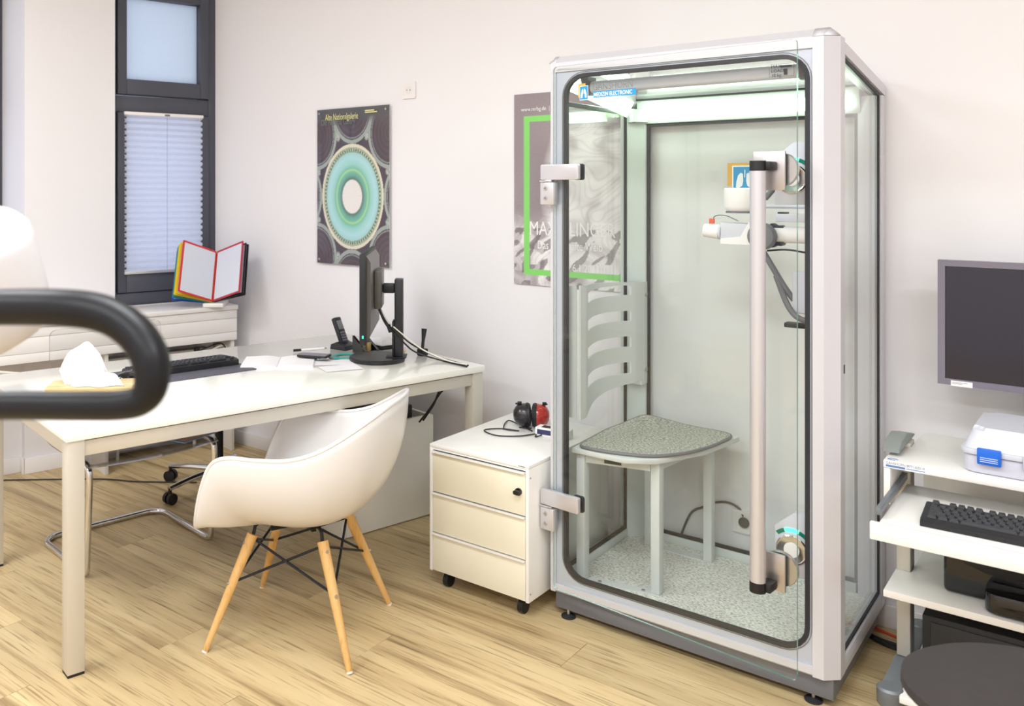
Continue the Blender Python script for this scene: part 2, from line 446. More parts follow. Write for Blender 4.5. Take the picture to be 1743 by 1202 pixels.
wb = struct(MB().box(-4.6, 2.75, WY, WY+0.14, 0, CEIL).build('wall_back', 'wall_paint'))
struct(MB().box(2.6, 2.75, -2.75, WY, 0, CEIL).build('wall_right', 'wall_paint'))
struct(MB().box(-5.9, 2.6, -2.75, -2.6, 0, CEIL).build('wall_front', 'wall_paint'))
ce = struct(MB().box(-5.9, 2.75, -2.75, WY+0.14, CEIL, CEIL+0.12).build('ceiling', 'ceiling_paint'))
for i, (lx, ly, w) in enumerate(LAMPS):          # ceiling luminaires: flat housings round the lamps
    hw, hd = 0.63, (0.32 if w > 6 else 0.2)
    t = thing('ceiling_luminaire', ['flat white ceiling luminaire over the middle of the room', 'flat white ceiling luminaire over the front of the desk', 'flat white ceiling luminaire by the right wall',
              'flat white ceiling luminaire behind the camera', 'flat white ceiling luminaire behind the ergometer', 'flat white ceiling luminaire in the rear right corner'][i], 'lamp', (lx, ly, CEIL))
    MB().box(-hw, hw, -hd, hd, -0.05, 0.0, 0.006).build('housing', 'sill_white', t)
    MB().ring(rect_like(-hw+0.03, hw-0.03, -hd+0.03, hd-0.03), rect_like(-hw, hw, -hd, hd), -0.085, -0.05, 'z').build('rim', 'sill_white', t)

W = MB()
W.box(-0.3, 0.62, -0.30, 0.0, 0, 0.80)                 # under window 1
W.box(-0.3, 0.62, -0.30, 0.0, 2.62, CEIL)              # above window 1
W.box(0.62, 1.09, -0.50, 0.05, 0, CEIL)                # pier between the windows
W.box(1.09, 2.30, -0.50, 0.0, 0, 0.80); W.box(1.09, 2.30, -0.50, -0.28, 2.62, CEIL)
W.box(2.30, 6.4, -0.30, 0.03, 0, CEIL)
wl = struct(W.build('wall_left', 'wall_paint', None, loc=W2LOC, rot=(0, 0, W2ROT)))

struct(MB().box(-4.0, 2.6, WY-0.014, WY-0.0005, 0, 0.075, 0.003).build('baseboard_back', 'baseboard_white'))
B = MB(); B.box(0.61, 1.10, 0.051, 0.064, 0, 0.08, 0.003); B.box(1.10, 2.30, 0.001, 0.014, 0, 0.08, 0.003); B.box(1.09, 1.103, 0.0, 0.064, 0, 0.08, 0.003); B.box(2.30, 6.2, 0.031, 0.044, 0, 0.08, 0.003)
struct(B.build('baseboard_left', 'baseboard_white', None, loc=W2LOC, rot=(0, 0, W2ROT)))

def window(name, s0, s1, yp):
    t = bpy.data.objects.new(name, None); COL.objects.link(t); t.location = W2LOC; t.rotation_euler = (0, 0, W2ROT); struct(t)
    z0, z1 = 0.80, 2.62
    MB().box(s0, s0+0.045, yp-0.09, yp, z0, z1, 0.003).build('frame', 'window_grey', t)
    MB().box(s1-0.045, s1, yp-0.09, yp, z0, z1, 0.003).build('frame', 'window_grey', t)
    MB().box(s0+0.045, s1-0.045, yp-0.09, yp, z0, 0.875, 0.003).build('frame', 'window_grey', t)
    MB().box(s0+0.045, s1-0.045, yp-0.09, yp, z1-0.04, z1, 0.003).build('frame', 'window_grey', t)
    MB().box(s0+0.045, s1-0.045, yp-0.09, yp-0.002, 1.875, 1.965, 0.003).build('transom', 'window_grey', t)
    for a, b_, gm in ((1.972, z1-0.045, 'frosted_glass'), (0.88, 1.873, 'window_glass')):
        sash = MB()
        x0, x1 = s0+0.049, s1-0.049; w = 0.052 if a > 1.5 else 0.05; bw = 0.085 if a > 1.5 else 0.10
        sash.box(x0, x0+w, yp-0.07, yp+0.014, a, b_, 0.004); sash.box(x1-w, x1, yp-0.07, yp+0.014, a, b_, 0.004)
        sash.box(x0+w, x1-w, yp-0.07, yp+0.013, a, a+bw, 0.004); sash.box(x0+w, x1-w, yp-0.07, yp+0.013, b_-(0.06 if a > 1.5 else 0.0005), b_, 0.0 if a < 1.5 else 0.004)
        so = sash.build('sash', 'window_grey', t)
        MB().box(x0+w-0.004, x1-w+0.004, yp-0.048, yp-0.04, a+bw-0.004, b_-0.002).build('pane', gm, so)
        MB().ring(rect_like(x0+w, x1-w, a+bw, b_-(0.06 if a > 1.5 else 0.001)), rect_like(x0+w-0.006, x1-w+0.006, a+bw-0.006, b_+0.0), yp-0.04, yp-0.03, 'y').build('gasket', 'rubber', so)
    return t
window('window_1', 0.0, 0.64, 0.0)
window('window_2', 1.09, 2.30, -0.40)

def blind(s0, s1, y, z0, z1, label):
    t = thing('pleated_blind', label, 'blind', W2LOC, W2ROT)
    n = 26
    def f(u, v):
        k = v*n*2; zz = z0+0.012+(z1-z0-0.024)*v
        tri = abs((k % 2)-1)
        return Vector((s0+(s1-s0)*u, y+0.013*(tri-0.5), zz))
    MB().grid(f, 2, n*2+1).build('cloth', 'blind_cloth', t, sharp=5)
    MB().box(s0-0.002, s1+0.002, y-0.012, y+0.014, z1-0.014, z1+0.004, 0.002).build('head_rail', 'sill_white', t)
    MB().box(s0-0.002, s1+0.002, y-0.012, y+0.014, z0-0.004, z0+0.012, 0.002).build('bottom_rail', 'anodised', t)
    MB().cyl((s0+0.22, y+0.013, z0+0.01), (s0+0.22, y+0.013, z1), 0.0007, seg=6).build('cord', 'print_grey', t)
    MB().box(s0+0.205, s0+0.235, y+0.013, y+0.019, z1-0.012, z1-0.002, 0.002).build('clip', 'print_grey', t)
    return t
blind(0.092, 0.555, 0.016, 0.985, 1.872, 'white pleated blind drawn over the lower pane of the corner window')
blind(1.18, 2.21, -0.382, 0.985, 1.872, 'white pleated blind on the window left of the pier')

# radiator enclosure with the window board on top
rc = thing('radiator_enclosure', 'long white window board and radiator casing under the windows', 'radiator cover', W2LOC, W2ROT)
S0 = 0.03
sh = MB().box(S0, 2.25, 0.066, 0.345, 0.785, 0.81, 0.004).box(S0, 0.605, 0.016, 0.0655, 0.785, 0.81, 0.003).build('window_board', 'sill_white', rc)
for za, zb in ((0.617, 0.661), (0.6625, 0.7365), (0.738, 0.783)):
    MB().box(S0+0.004, 2.245, 0.318, 0.336, za, zb, 0.0015).build('front_board', 'sill_white', rc)
for s_ in (S0+0.01, 0.75, 1.55, 2.22):
    MB().box(s_, s_+0.02, 0.09, 0.317, 0.0, 0.784, 0.002).build('support_panel', 'radiator_white', rc)
rd = thing('radiator', 'white panel radiator in the shade below the window board', 'radiator', W2LOC, W2ROT)
MB().box(0.12, 0.72, 0.10, 0.115, 0.10, 0.56, 0.004).build('rear_plate', 'radiator_white', rd)
MB().box(0.12, 0.72, 0.17, 0.185, 0.10, 0.56, 0.004).build('front_plate', 'radiator_white', rd)
MB().box(0.13, 0.71, 0.116, 0.169, 0.545, 0.56, 0.002).build('grille', 'print_grey', rd)
for k in range(12):
    MB().box(0.14+k*0.048, 0.165+k*0.048, 0.185, 0.191, 0.14, 0.53, 0.003).build('rib', 'radiator_white', rd)
for s_ in (0.2, 0.64): MB().cyl((s_, 0.142, 0.0), (s_, 0.142, 0.11), 0.009).build('pipe', 'radiator_white', rd)

# wall socket above the drawers
def socket(x, z, label):
    t = thing('wall_socket', label, 'socket', (x, WY, z))
    fr = MB().ring(rrect(-0.028, 0.028, -0.028, 0.028, 0.006), rrect(-0.041, 0.041, -0.041, 0.041, 0.008), -0.010, -0.0005).build('frame', 'socket_white', t)
    MB().prism(rrect(-0.028, 0.028, -0.028, 0.028, 0.006), -0.008, -0.0006, 'y').build('face', 'socket_white', t)
    MB().lathe([(0.021, 0), (0.021, 0.0006), (0.0205, 0.0006)], 24, Matrix.Translation((0, -0.0082, 0)) @ Matrix.Rotation(PI/2, 4, 'X')).build('well', 'radiator_white', t)
    for dx in (-0.0095, 0.0095):
        MB().cyl((dx, -0.0088, 0), (dx, -0.0094, 0), 0.0026, seg=10).build('hole', 'print_dark', t)
    return t
socket(-2.604, 1.925, 'white wall socket high on the wall right of the dome poster')
socket(-1.048, 0.235, 'white wall socket seen through the rear pane of the glass cabin')

# ------------------------------------------------------------------ posters
def mixc(a, b, t): t = max(0, min(1, t)); return tuple(a[i]+(b[i]-a[i])*t for i in range(3))
def nz(x, y, s=1.0, seed=0.0): return mnoise.noise(Vector((x*s, y*s, seed)))
def dome(u, v):
    x, y = (u-0.50)/0.425, (0.435-v)/0.335
    y = -y
    rho = math.hypot(x, y); ang = math.atan2(y, x)
    dark = hx('#594e58'); band = hx('#a4aba6')
    if rho < 0.335: 
        c = mixc(hx('#f1ebe8'), hx('#e6dcd6'), 0.4*(math.sin(ang*24) > 0.6))
        return mixc(c, hx('#5d6b60'), (rho-0.31)/0.025)
    if rho < 0.84:
        stops = [(0.335, '#5f7a6c'), (0.40, '#6fa89b'), (0.47, '#7fc0a8'), (0.50, '#a8dc9a'), (0.515, '#a9d69f'), (0.54, '#7fc3ae'), (0.62, '#a3d6d0'), (0.74, '#b4dfe3'), (0.84, '#a9d3d3')]
        for (a, ca), (b_, cb) in zip(stops, stops[1:]):
            if rho <= b_: return mixc(hx(ca), hx(cb), (rho-a)/(b_-a))
    if rho < 0.94:
        if 0.865 < rho < 0.905: return hx('#5b6a58') if math.sin(ang*76) > 0 else hx('#b9c6ac')
        return hx('#8ea590') if rho < 0.88 else hx('#a7b3a0')
    if rho < 1.0: return hx('#e6dcc6')
    if v > 0.93: c = hx('#5c5a5c')
    else: c = dark
    a = (ang+PI/8) % (PI/4)-PI/8           # eight side coffers
    px, py = rho*math.cos(a)-1.66, rho*math.sin(a)
    r2 = math.hypot(px, py)
    if r2 < 0.54: c = mixc(hx('#4e434c'), hx('#6d5f66'), 0.5+0.5*math.sin(r2*60)*0.3+0.4*px)
    elif r2 < 0.565: c = hx('#8d8f92')
    elif r2 < 0.585: c = hx('#4e4a50')
    elif r2 < 0.66: c = band
    else:
        # small pale ornaments between the coffers
        d = math.hypot(rho-1.25, (abs(a)-PI/8)*1.25*1.3)
        c = mixc(hx('#b7bdb6'), c, (d-0.07)/0.05) if d < 0.12 and nz(u, v, 70) > -0.35 else mixc(c, hx('#47404a'), 0.4)
    if v > 0.90: c = mixc(c, hx('#5d5b5e'), (v-0.90)/0.05)
    return c
def poster_plate(name, label, loc, w, h, tilt, fn, material, nx, nzz, backing):
    t = thing(name, label, 'poster', loc); t.rotation_euler = (0, tilt, 0)
    if backing:
        MB().box(-0.006, w+0.008, -0.009, -0.004, -0.006, h+0.004, 0.001).build('clear_plate', 'acrylic', t)
        for x in (0.02, w-0.02):
            for z in (0.02, h-0.02): MB().cyl((x, -0.011, z), (x, 0.012, z), 0.006, seg=12).build('standoff', 'brushed_steel', t)
        MB().box(0, w, -0.0038, -0.0012, 0, h).build('backing_board', 'paper', t)
    else:
        MB().box(0, w, -0.0038, -0.0012, 0, h).build('backing_board', 'paper', t)
    printed('print', w, h, nx, nzz, fn, material, t, -0.0042)
    return t
p1 = poster_plate('dome_poster', 'framed poster of a pale green dome seen from below, beside the window', (-3.203, WY-0.013, 1.066), 0.489, 0.796, 0.0, dome, 'poster_gloss', 150, 240, True)
text('Alte Nationalgalerie', 0.047, 'print_yellow', p1, (0.062, -0.0095, 0.738), FRONT, sx=0.60)
text('Old National Gallery', 0.045, 'print_grey', p1, (0.032, -0.0095, 0.713), FRONT, sx=0.62)
MB().box(0.335, 0.395, -0.0100, -0.0094, 0.772, 0.778).build('fine_print_line', 'print_yellow', p1)
MB().box(0.335, 0.415, -0.0100, -0.0094, 0.763, 0.769).build('fine_print_line', 'print_yellow', p1)

def swirl(u, v):
    """a pale grey engraving-like print of soft abstract folds with a green border line"""
    g0 = mixc(hx('#84767b'), hx('#a4979c'), 0.5+0.4*nz(u, v, 3, 2)+0.25*(nz(u, v*1.6, 120, 7)))
    q = nz(u, v*1.6, 1.7, 3.1); q2 = nz(u+0.35*q, v*1.6+0.3*q, 3.1, 9.2); q3 = nz(u+0.2*q2, v*1.6-0.2*q2, 9.0, 5.5)
    line = max(0.0, 1-abs(q2*9-round(q2*9))*5)
    c = mixc(hx('#d9d2d3'), hx('#f3efef'), 0.5+q3)
    c = mixc(c, hx('#8a7d81'), 0.26*line+0.25*max(0, -q3)*2)
    edge = 0.25+0.12*nz(v*3, 0.4, 1.0, 8)
    k = max(0, min(1, (u-edge)/0.10))*max(0, min(1, (0.84+0.05*nz(u*6, 0, 1, 3)-v)/0.05))
    k = max(k, max(0, min(1, (0.40-v)/0.12))*(0.5+0.5*(nz(u, v*1.6, 9, 6) > 0)))
    c = mixc(g0, c, k*0.95)
    if v < 0.30 and nz(u*2-v*3, u+v, 7, 2) > 0.12: c = mixc(c, hx('#5d5055'), 0.65)
    L, R_, T_, B_ = 0.078, 0.945, 0.885, 0.05
    if (L < u < R_ and B_ < v < T_) and not (L+0.047 < u < R_-0.047 and B_+0.034 < v < T_-0.034): return hx('#86d46c')
    return c
p2 = poster_plate('exhibition_poster', 'grey art exhibition poster with bright green border, half hidden by the cabin', (-2.018, WY-0.004, 1.038), 0.60, 0.823, 0.0, swirl, 'poster_matt', 130, 200, False)
text('www.mrbg.de  |  Kulturmeile', 0.024, 'print_white', p2, (0.035, -0.0055, 0.748), FRONT, sx=0.9)
text('MAX KLINGER', 0.084, 'print_white', p2, (0.075, -0.0055, 0.216), FRONT, sx=0.73)
text('Das rätselhafte Weib', 0.050, 'print_white', p2, (0.115, -0.0055, 0.158), FRONT, sx=0.70)
text('12 – 6.1.2013', 0.044, 'print_white', p2, (0.205, -0.0055, 0.07), FRONT, sx=0.82)

# ------------------------------------------------------------------ display folder set on the window board
fd = thing('display_folder', 'desktop display folder with red, yellow, teal and blue framed sleeves on the window board', 'folder', (-3.75, 3.057, 0.811), 0.7063)
LEAN = math.radians(27)
AX = Vector((0, math.sin(LEAN), math.cos(LEAN))); TW = Vector((0, -math.cos(LEAN), math.sin(LEAN)))
def leaf(side, deg, mcol, w=0.225, h=0.295, lift=0.0, off=0.0):
    th = math.radians(deg)
    d = Vector((side, 0, 0))*math.cos(th)+TW*math.sin(th)
    n = AX.cross(d)
    base = Vector((0, 0, 0.028))+AX*lift-TW*off
    M = Matrix(((d.x, n.x, AX.x, base.x), (d.y, n.y, AX.y, base.y), (d.z, n.z, AX.z, base.z), (0, 0, 0, 1)))
    fw = 0.010
    o = MB().ring(rect_like(fw, w-fw, fw, h-fw), rrect(0.004, w, 0, h, 0.006), -0.0025, 0.0025).build('sleeve_frame', mcol, fd)
    o.matrix_local = M
    MB().box(fw*0.7, w-fw*0.7, -0.0009, 0.0009, fw*0.7, h-fw*0.7).build('clear_sleeve', 'sleeve', o)
    return o
leaf(-1, 46, 'folder_red'); leaf(-1, 38, 'folder_yellow', off=0.006); leaf(-1, 33, 'folder_yellow', off=0.012)
leaf(-1, 28, 'folder_teal', off=0.018); leaf(-1, 23, 'folder_teal', off=0.024); leaf(-1, 14, 'folder_blue', off=0.03)
leaf(1, 42, 'folder_darkred'); leaf(1, 36, 'folder_black', off=0.007); leaf(1, 32, 'folder_black', off=0.013)
MB().box(-0.05, 0.06, -0.02, 0.16, 0.0, 0.022, 0.004).build('stand_base', 'sill_white', fd)
MB().prism([(0.03, 0.02), (0.05, 0.02), (0.19, 0.27), (0.17, 0.28)], -0.02, 0.02, 'x').build('stand_back', 'sill_white', fd)
MB().box(-0.235, -0.205, 0.10, 0.103, 0.055, 0.105).build('index_tab', 'paper', fd)

# ------------------------------------------------------------------ desk
DLOC, DROT = (-2.368, 1.382, 0), math.atan2(0.975, 0.223)   # x runs along the front edge towards wall_back, y to the window
DZ = 0.727
dk = thing('desk', 'long white office desk with glossy top and beige metal legs', 'desk', DLOC, DROT)
DL, DW = 1.70, 1.0
MB().box(0, DL, 0, DW, DZ-0.026, DZ, 0.002).build('desk_top', 'desk_white', dk)
for x in (0.006, DL-0.058):
    for y_ in (0.006, DW-0.058):
        lg = MB().box(x, x+0.052, y_, y_+0.052, 0.008, DZ-0.027, 0.002).build('leg', 'desk_frame', dk)
        MB().box(x+0.001, x+0.051, y_+0.001, y_+0.051, 0, 0.008).build('foot_cap', 'soft_black', lg)
for y_ in (0.016, DW-0.046): MB().box(0.059, DL-0.059, y_, y_+0.03, DZ-0.078, DZ-0.033, 0.001).build('rail', 'desk_frame', dk)
for x in (0.016, DL-0.046): MB().box(x, x+0.03, 0.059, DW-0.059, DZ-0.078, DZ-0.033, 0.001).build('rail', 'desk_frame', dk)
MB().box(0.06, DL-0.06, 0.05, DW-0.05, DZ-0.034, DZ-0.0265).build('gap_strip', 'soft_black', dk)

def on_desk(name, label, cat, x, y_, rz=0.0, group=None):
    c, s_ = math.cos(DROT), math.sin(DROT)
    return thing(name, label, cat, (DLOC[0]+c*x-s_*y_, DLOC[1]+s_*x+c*y_, DZ+0.0003), DROT+rz, group)

# under-desk cabinet at the wall end
uc = thing('low_cabinet', 'plain white low cabinet standing under the wall end of the desk', 'cabinet', (DLOC[0], DLOC[1], 0), DROT)
MB().box(1.262, 1.735, 0.365, 0.385, 0.004, 0.445, 0.002).build('side_panel', 'cabinet_white', uc)
MB().box(1.242, 1.260, 0.365, 0.86, 0.004, 0.445, 0.002).build('end_panel', 'cabinet_white', uc)
MB().box(1.262, 1.735, 0.842, 0.86, 0.004, 0.445, 0.002).build('side_panel', 'cabinet_white', uc)
MB().box(1.717, 1.735, 0.386, 0.841, 0.004, 0.445, 0.002).build('end_panel', 'cabinet_white', uc)
MB().box(1.262, 1.716, 0.386, 0.841, 0.40, 0.415).build('shelf', 'cabinet_white', uc)
pcb = thing('computer_box', 'flat black computer box lying on the low cabinet under the desk', 'computer', (DLOC[0], DLOC[1], 0), DROT)
MB().box(1.29, 1.66, 0.42, 0.78, 0.4155, 0.49, 0.006).build('housing', 'soft_black', pcb)
MB().box(1.31, 1.64, 0.416, 0.4195, 0.43, 0.475, 0.001).build('front_bezel', 'black_plastic', pcb)
c1 = MB(); c1.tube([(1.60, 0.30, 0.447), (1.59, 0.22, 0.52), (1.60, 0.16, 0.60), (1.62, 0.12, DZ-0.085)], 0.004, 8, smooth=6)
c1.tube([(1.63, 0.31, 0.447), (1.63, 0.24, 0.53), (1.62, 0.19, 0.60), (1.64, 0.14, DZ-0.085)], 0.004, 8, smooth=6)
tag(c1.build('desk_cable', 'cable_black', None, loc=DLOC, rot=(0, 0, DROT)), 'black cables hanging below the desk top near the wall', 'cable')

# ------------------------------------------------------------------ keyboards
def keyboard(t, w=0.44, d=0.145):
    pr = [(-0.0, 0.0), (-0.0, 0.012), (0.012, 0.019), (d-0.02, 0.027), (d, 0.022), (d, 0.0)]
    MB().prism(pr, 0, w, 'x', 0.0015).build('case', 'black_plastic', t)
    sl = math.atan2(0.008, d-0.032)
    big = {}
    def key(x, y_, kw):
        k = round(kw, 4)
        if k not in big:
            b = bmesh.new(); bmesh.ops.create_cube(b, size=1)
            for v in b.verts:
                tp = v.co.z > 0
                v.co = Vector((v.co.x*(kw-0.0025-(0.0045 if tp else 0)), v.co.y*(0.0165-(0.004 if tp else 0))+(0.0006 if tp else 0), 0.0065 if tp else 0))
            me = bpy.data.meshes.new('key'); b.to_mesh(me); b.free(); me.materials.append(MATS['key_top']); big[k] = me
        z_ = 0.0185+(y_-0.012)*math.tan(sl)
        inst('key', big[k], t, (x+kw/2, y_, z_), (sl, 0, 0))
    u = 0.0187; x0 = 0.012
    rows = [[1.25, 1.25, 1.25, 6.25, 1.25, 1.25, 1.25, 1.25], [2.25]+[1]*10+[2.75], [1.75]+[1]*11+[2.25], [1.5]+[1]*12+[1.5], [1]*13+[2], [1.0]*4]
    for r, ks in enumerate(rows[:5]):
        x = x0
        for k in ks: key(x, 0.0255+r*u, k*u); x += k*u
        xx = x0+15.35*u
        if r == 0: cols = [0, 1, 2]
        elif r == 1: cols = [1]
        elif r == 2: cols = []
        else: cols = [0, 1, 2]
        for cc in cols: key(xx+cc*u, 0.0255+r*u, u)
        for cc in range(4):
            if r == 0 and cc == 1: continue
            key(xx+(3.35+cc)*u, 0.0255+r*u, 2*u if (r == 0 and cc == 0) else u)
    for g0 in (0, 2, 6.5, 11):
        for k in range(4 if g0 else 1): key(x0+(g0+k)*u, 0.0255+5.25*u, u)
    for cc in (0, 1, 2): key(x0+(15.35+cc)*u, 0.0255+5.25*u, u)

mt = on_desk('desk_mat', 'dark grey desk mat under the keyboard', 'desk mat', 0.36, 0.47, 0.02)
MB().prism(rrect(0, 0.55, 0, 0.29, 0.012), 0, 0.003, 'z', 0.0008).build('mat_sheet', 'mat_grey', mt)
kb = on_desk('keyboard', 'black keyboard on the white desk, turned away from the camera', 'keyboard', 0.885, 0.745, PI+0.03); kb.location.z += 0.0031
keyboard(kb)
ms = on_desk('mouse', 'small dark mouse beside the keyboard on the desk mat', 'mouse', 0.405, 0.575, 0.5); ms.location.z += 0.0031
MB().lathe([(0.0, 0.036), (0.012, 0.035), (0.022, 0.030), (0.028, 0.020), (0.0305, 0.008), (0.029, 0.0)], 20, None, 1.75, 1.0).build('shell', 'gloss_black', ms)
MB().lathe([(0.031, 0.004), (0.0325, 0.006), (0.0315, 0.009)], 20, None, 1.73, 1.0).build('trim', 'brushed_steel', ms)
MB().cyl((0.03, -0.003, 0.0325), (0.03, 0.003, 0.0325), 0.006, seg=12).build('wheel', 'print_grey', ms)

# ------------------------------------------------------------------ tissue box
tb = on_desk('tissue_box', 'light wooden tissue box on the near end of the desk', 'box', 0.039, 0.344, -0.54)
MB().ring(rect_like(0.004, 0.276, 0.004, 0.126), rect_like(0, 0.28, 0, 0.13), 0, 0.06, 'z').build('walls', 'bamboo', tb)
MB().ring(rrect(0.05, 0.21, 0.035, 0.095, 0.028), rect_like(0.0, 0.28, 0.0, 0.13), 0.0605, 0.067, 'z').build('lid', 'bamboo', tb)
MB().box(0.005, 0.275, 0.005, 0.125, 0.002, 0.006).build('bottom', 'bamboo', tb)
tt = on_desk('paper_tissue', 'crumpled white paper tissue sticking out of the wooden box', 'tissue', 0.039, 0.344, -0.54)
def tis(u, v):
    """tall fold: wide rounded peak pulled out of the slot"""
    a = (u-0.5)*2
    x = 0.125+a*(0.068+0.012*v)-0.012*v
    top = 0.150*(1-0.55*max(0, -a)**2-0.75*max(0, a-0.1)**1.4)
    y_ = 0.065+0.016*math.sin(a*2.6+0.4)*(1-0.2*v)+0.020*(v-0.2)*math.cos(a*2.4)+0.007*math.sin(a*8+v*4)*v
    return Vector((x, y_, 0.052+top*v+0.004*math.sin(a*9+1)*v))
def tis2(u, v):
    """front fold that drapes over the lid to the right"""
    a = (u-0.5)*2
    x = 0.148+a*(0.055+0.035*v)+0.02*v
    y_ = 0.060-0.050*v-0.012*math.cos(a*2.2)*v+0.006*math.sin(a*7+v*4)
    z_ = 0.056+0.120*(1-v)**1.0*(1-0.5*(a+1)/2)*(0.25+0.75*v**0.3)+0.012*(1-v)
    return Vector((x, y_, max(0.069, z_)))
to = MB().grid(tis, 28, 14).grid(tis2, 24, 14).build('sheet', 'tissue', tt, sharp=80)

# ------------------------------------------------------------------ papers, notebook, phone and bits on the desk
nb = on_desk('notebook', 'open blank notebook on the desk right of the mat', 'notebook', 0.985, 0.46, -0.62)
def pg(side):
    def f(u, v):
        x = side*(0.001+0.145*u); hgt = 0.004+0.011*math.sin(min(1, u*1.6)*PI*0.62)*(1-0.55*u)
        return Vector((x, 0.205*v, hgt))
    return f
MB().box(-0.15, 0.15, -0.003, 0.208, 0, 0.002, 0.0006).build('cover', 'paper', nb)
for sd in (-1, 1):
    g = MB(); f = pg(sd)
    g.grid(f, 14, 3); g.build('pages', 'paper', nb)
    e = MB(); e.grid(lambda u, v, f=f: Vector((f(u, 0).x, 0.0, 0.002+(f(u, 0).z-0.002)*v)), 14, 2); e.build('page_edge', 'paper', nb)
    e = MB(); e.grid(lambda u, v, f=f: Vector((f(1, u).x, 0.205*u, 0.002+(f(1, u).z-0.002)*v)), 3, 2); e.build('page_edge', 'paper', nb)
mp_ = on_desk('mobile_phone', 'flat dark phone lying on the open notebook', 'phone', 1.13, 0.545, -0.95); mp_.location.z += 0.0155
MB().prism(rrect(0, 0.135, 0, 0.066, 0.008), 0, 0.009, 'z', 0.002).build('body', 'black_plastic', mp_)
MB().prism(rrect(0.006, 0.129, 0.004, 0.062, 0.004), 0.0091, 0.0096, 'z').build('display', 'bezel_grey', mp_)
for k, (x, y_, r, w, h, lab) in enumerate(((1.11, 0.42, -0.5, 0.19, 0.12, 'loose white sheet of paper under the teal lanyard'), (1.10, 0.27, -0.25, 0.16, 0.11, 'white sheet of paper left of the desk monitor foot'))):
    pp = on_desk('paper_sheet', lab, 'paper', x, y_, r)
    pp.location.z += 0.0008*k
    MB().grid(lambda u, v, w=w, h=h: Vector((u*w, v*h, 0.0008+0.003*max(0, u-0.7)*2*v)), 8, 5).build('sheet', 'paper', pp)
ly_ = on_desk('lanyard', 'teal lanyard strap lying across the papers on the desk', 'lanyard', 1.225, 0.515)
MB().tube([(0, 0, 0.004), (0.03, 0.012, 0.006), (0.07, 0.0, 0.007), (0.11, 0.012, 0.006), (0.14, 0.005, 0.006), (0.165, -0.02, 0.005)], 0.009, 8, smooth=6, flat=0.35).build('strap', 'teal', ly_)
MB().tube([(0.04, -0.05, 0.005), (0.08, -0.07, 0.007), (0.12, -0.105, 0.006)], 0.007, 8, smooth=6, flat=0.4).build('strap', 'teal', ly_)
MB().tube([(-0.015, 0.0, 0.005), (-0.03, 0.012, 0.005), (-0.018, 0.026, 0.005), (0.0, 0.018, 0.005)], 0.004, 8, closed=True, smooth=6).build('clip', 'teal', ly_)
MB().lathe([(0.0, 0.006), (0.02, 0.005), (0.024, 0.0)], 16, Matrix.Translation((0.055, -0.03, 0.004))).build('badge_reel', 'print_grey', ly_)
pen = on_desk('ballpoint_pen', 'white ballpoint pen with a black cap near the desk back edge', 'pen', 1.26, 0.715, -0.25)
MB().cyl((0, 0, 0.006), (0.11, 0, 0.006), 0.0045, seg=10).build('barrel', 'paper', pen)
MB().cyl((-0.035, 0, 0.006), (-0.0005, 0, 0.006), 0.0055, seg=10).build('cap', 'soft_black', pen)
MB().cyl((0.1105, 0, 0.006), (0.122, 0, 0.006), 0.004, 0.001, seg=10).build('tip', 'brushed_steel', pen)

ph = on_desk('cordless_phone', 'black cordless phone standing in its charging cradle behind the desk monitor', 'phone', 1.45, 0.655, 0.3)
MB().prism([(-0.045, 0), (0.045, 0), (0.040, 0.022), (0.01, 0.034), (-0.035, 0.018)], -0.045, 0.045, 'x', 0.003).build('cradle', 'black_plastic', ph)
hs = MB().box(-0.024, 0.024, -0.011, 0.011, 0.0, 0.125, 0.006).build('handset', 'black_plastic', ph, loc=(0, -0.004, 0.022), rot=(-0.42, 0, 0))
MB().box(-0.018, 0.018, -0.0122, -0.0112, 0.066, 0.108, 0.001).build('display', 'print_grey', hs)
for i in range(3):
    for j in range(4): MB().box(-0.017+i*0.0125, -0.008+i*0.0125, -0.0122, -0.0112, 0.012+j*0.012, 0.020+j*0.012, 0.001).build('key', 'bezel_grey', hs)
po = on_desk('pen_holder', 'black desk organiser with brass capped bottles next to the cordless phone', 'organiser', 1.475, 0.52, 0.2)
MB().box(-0.045, 0.045, -0.04, 0.04, 0, 0.012, 0.003).build('tray', 'gloss_black', po)
MB().prism([(-0.04, 0.0122), (0.04, 0.0122), (0.04, 0.075)], -0.044, -0.030, 'x').build('divider', 'gloss_black', po)
MB().prism([(-0.04, 0.0122), (0.04, 0.0122), (0.04, 0.075)], 0.030, 0.044, 'x').build('divider', 'gloss_black', po)
MB().cyl((0, 0.012, 0.0122), (0, 0.012, 0.062), 0.012, seg=16).build('bottle', 'gold', po)
MB().cyl((0, -0.018, 0.0122), (0, -0.018, 0.045), 0.010, seg=16).build('bottle', 'gold', po)
gb = on_desk('glue_bottle', 'small amber topped glue bottle beside the monitor column', 'bottle', 1.60, 0.43)
MB().lathe([(0.0, 0.0), (0.021, 0.0), (0.022, 0.006), (0.022, 0.026), (0.017, 0.032), (0.009, 0.036), (0.0, 0.036)], 20).build('body', 'paper', gb)
MB().lathe([(0.0225, 0.003), (0.0232, 0.0035), (0.0232, 0.009), (0.0225, 0.0095)], 20).build('band', 'amber', gb)
MB().lathe([(0.0, 0.0362), (0.0085, 0.0362), (0.0075, 0.07), (0.0, 0.071)], 16).build('cap', 'gold', gb)
nt_ = on_desk('note_block', 'white note block at the wall end of the desk', 'note pad', 1.605, 0.56)
MB().box(-0.045, 0.045, -0.045, 0.045, 0, 0.018, 0.001).build('holder', 'soft_black', nt_)
MB().box(-0.042, 0.042, -0.042, 0.042, 0.0182, 0.045, 0.001).build('sheets', 'paper', nt_)

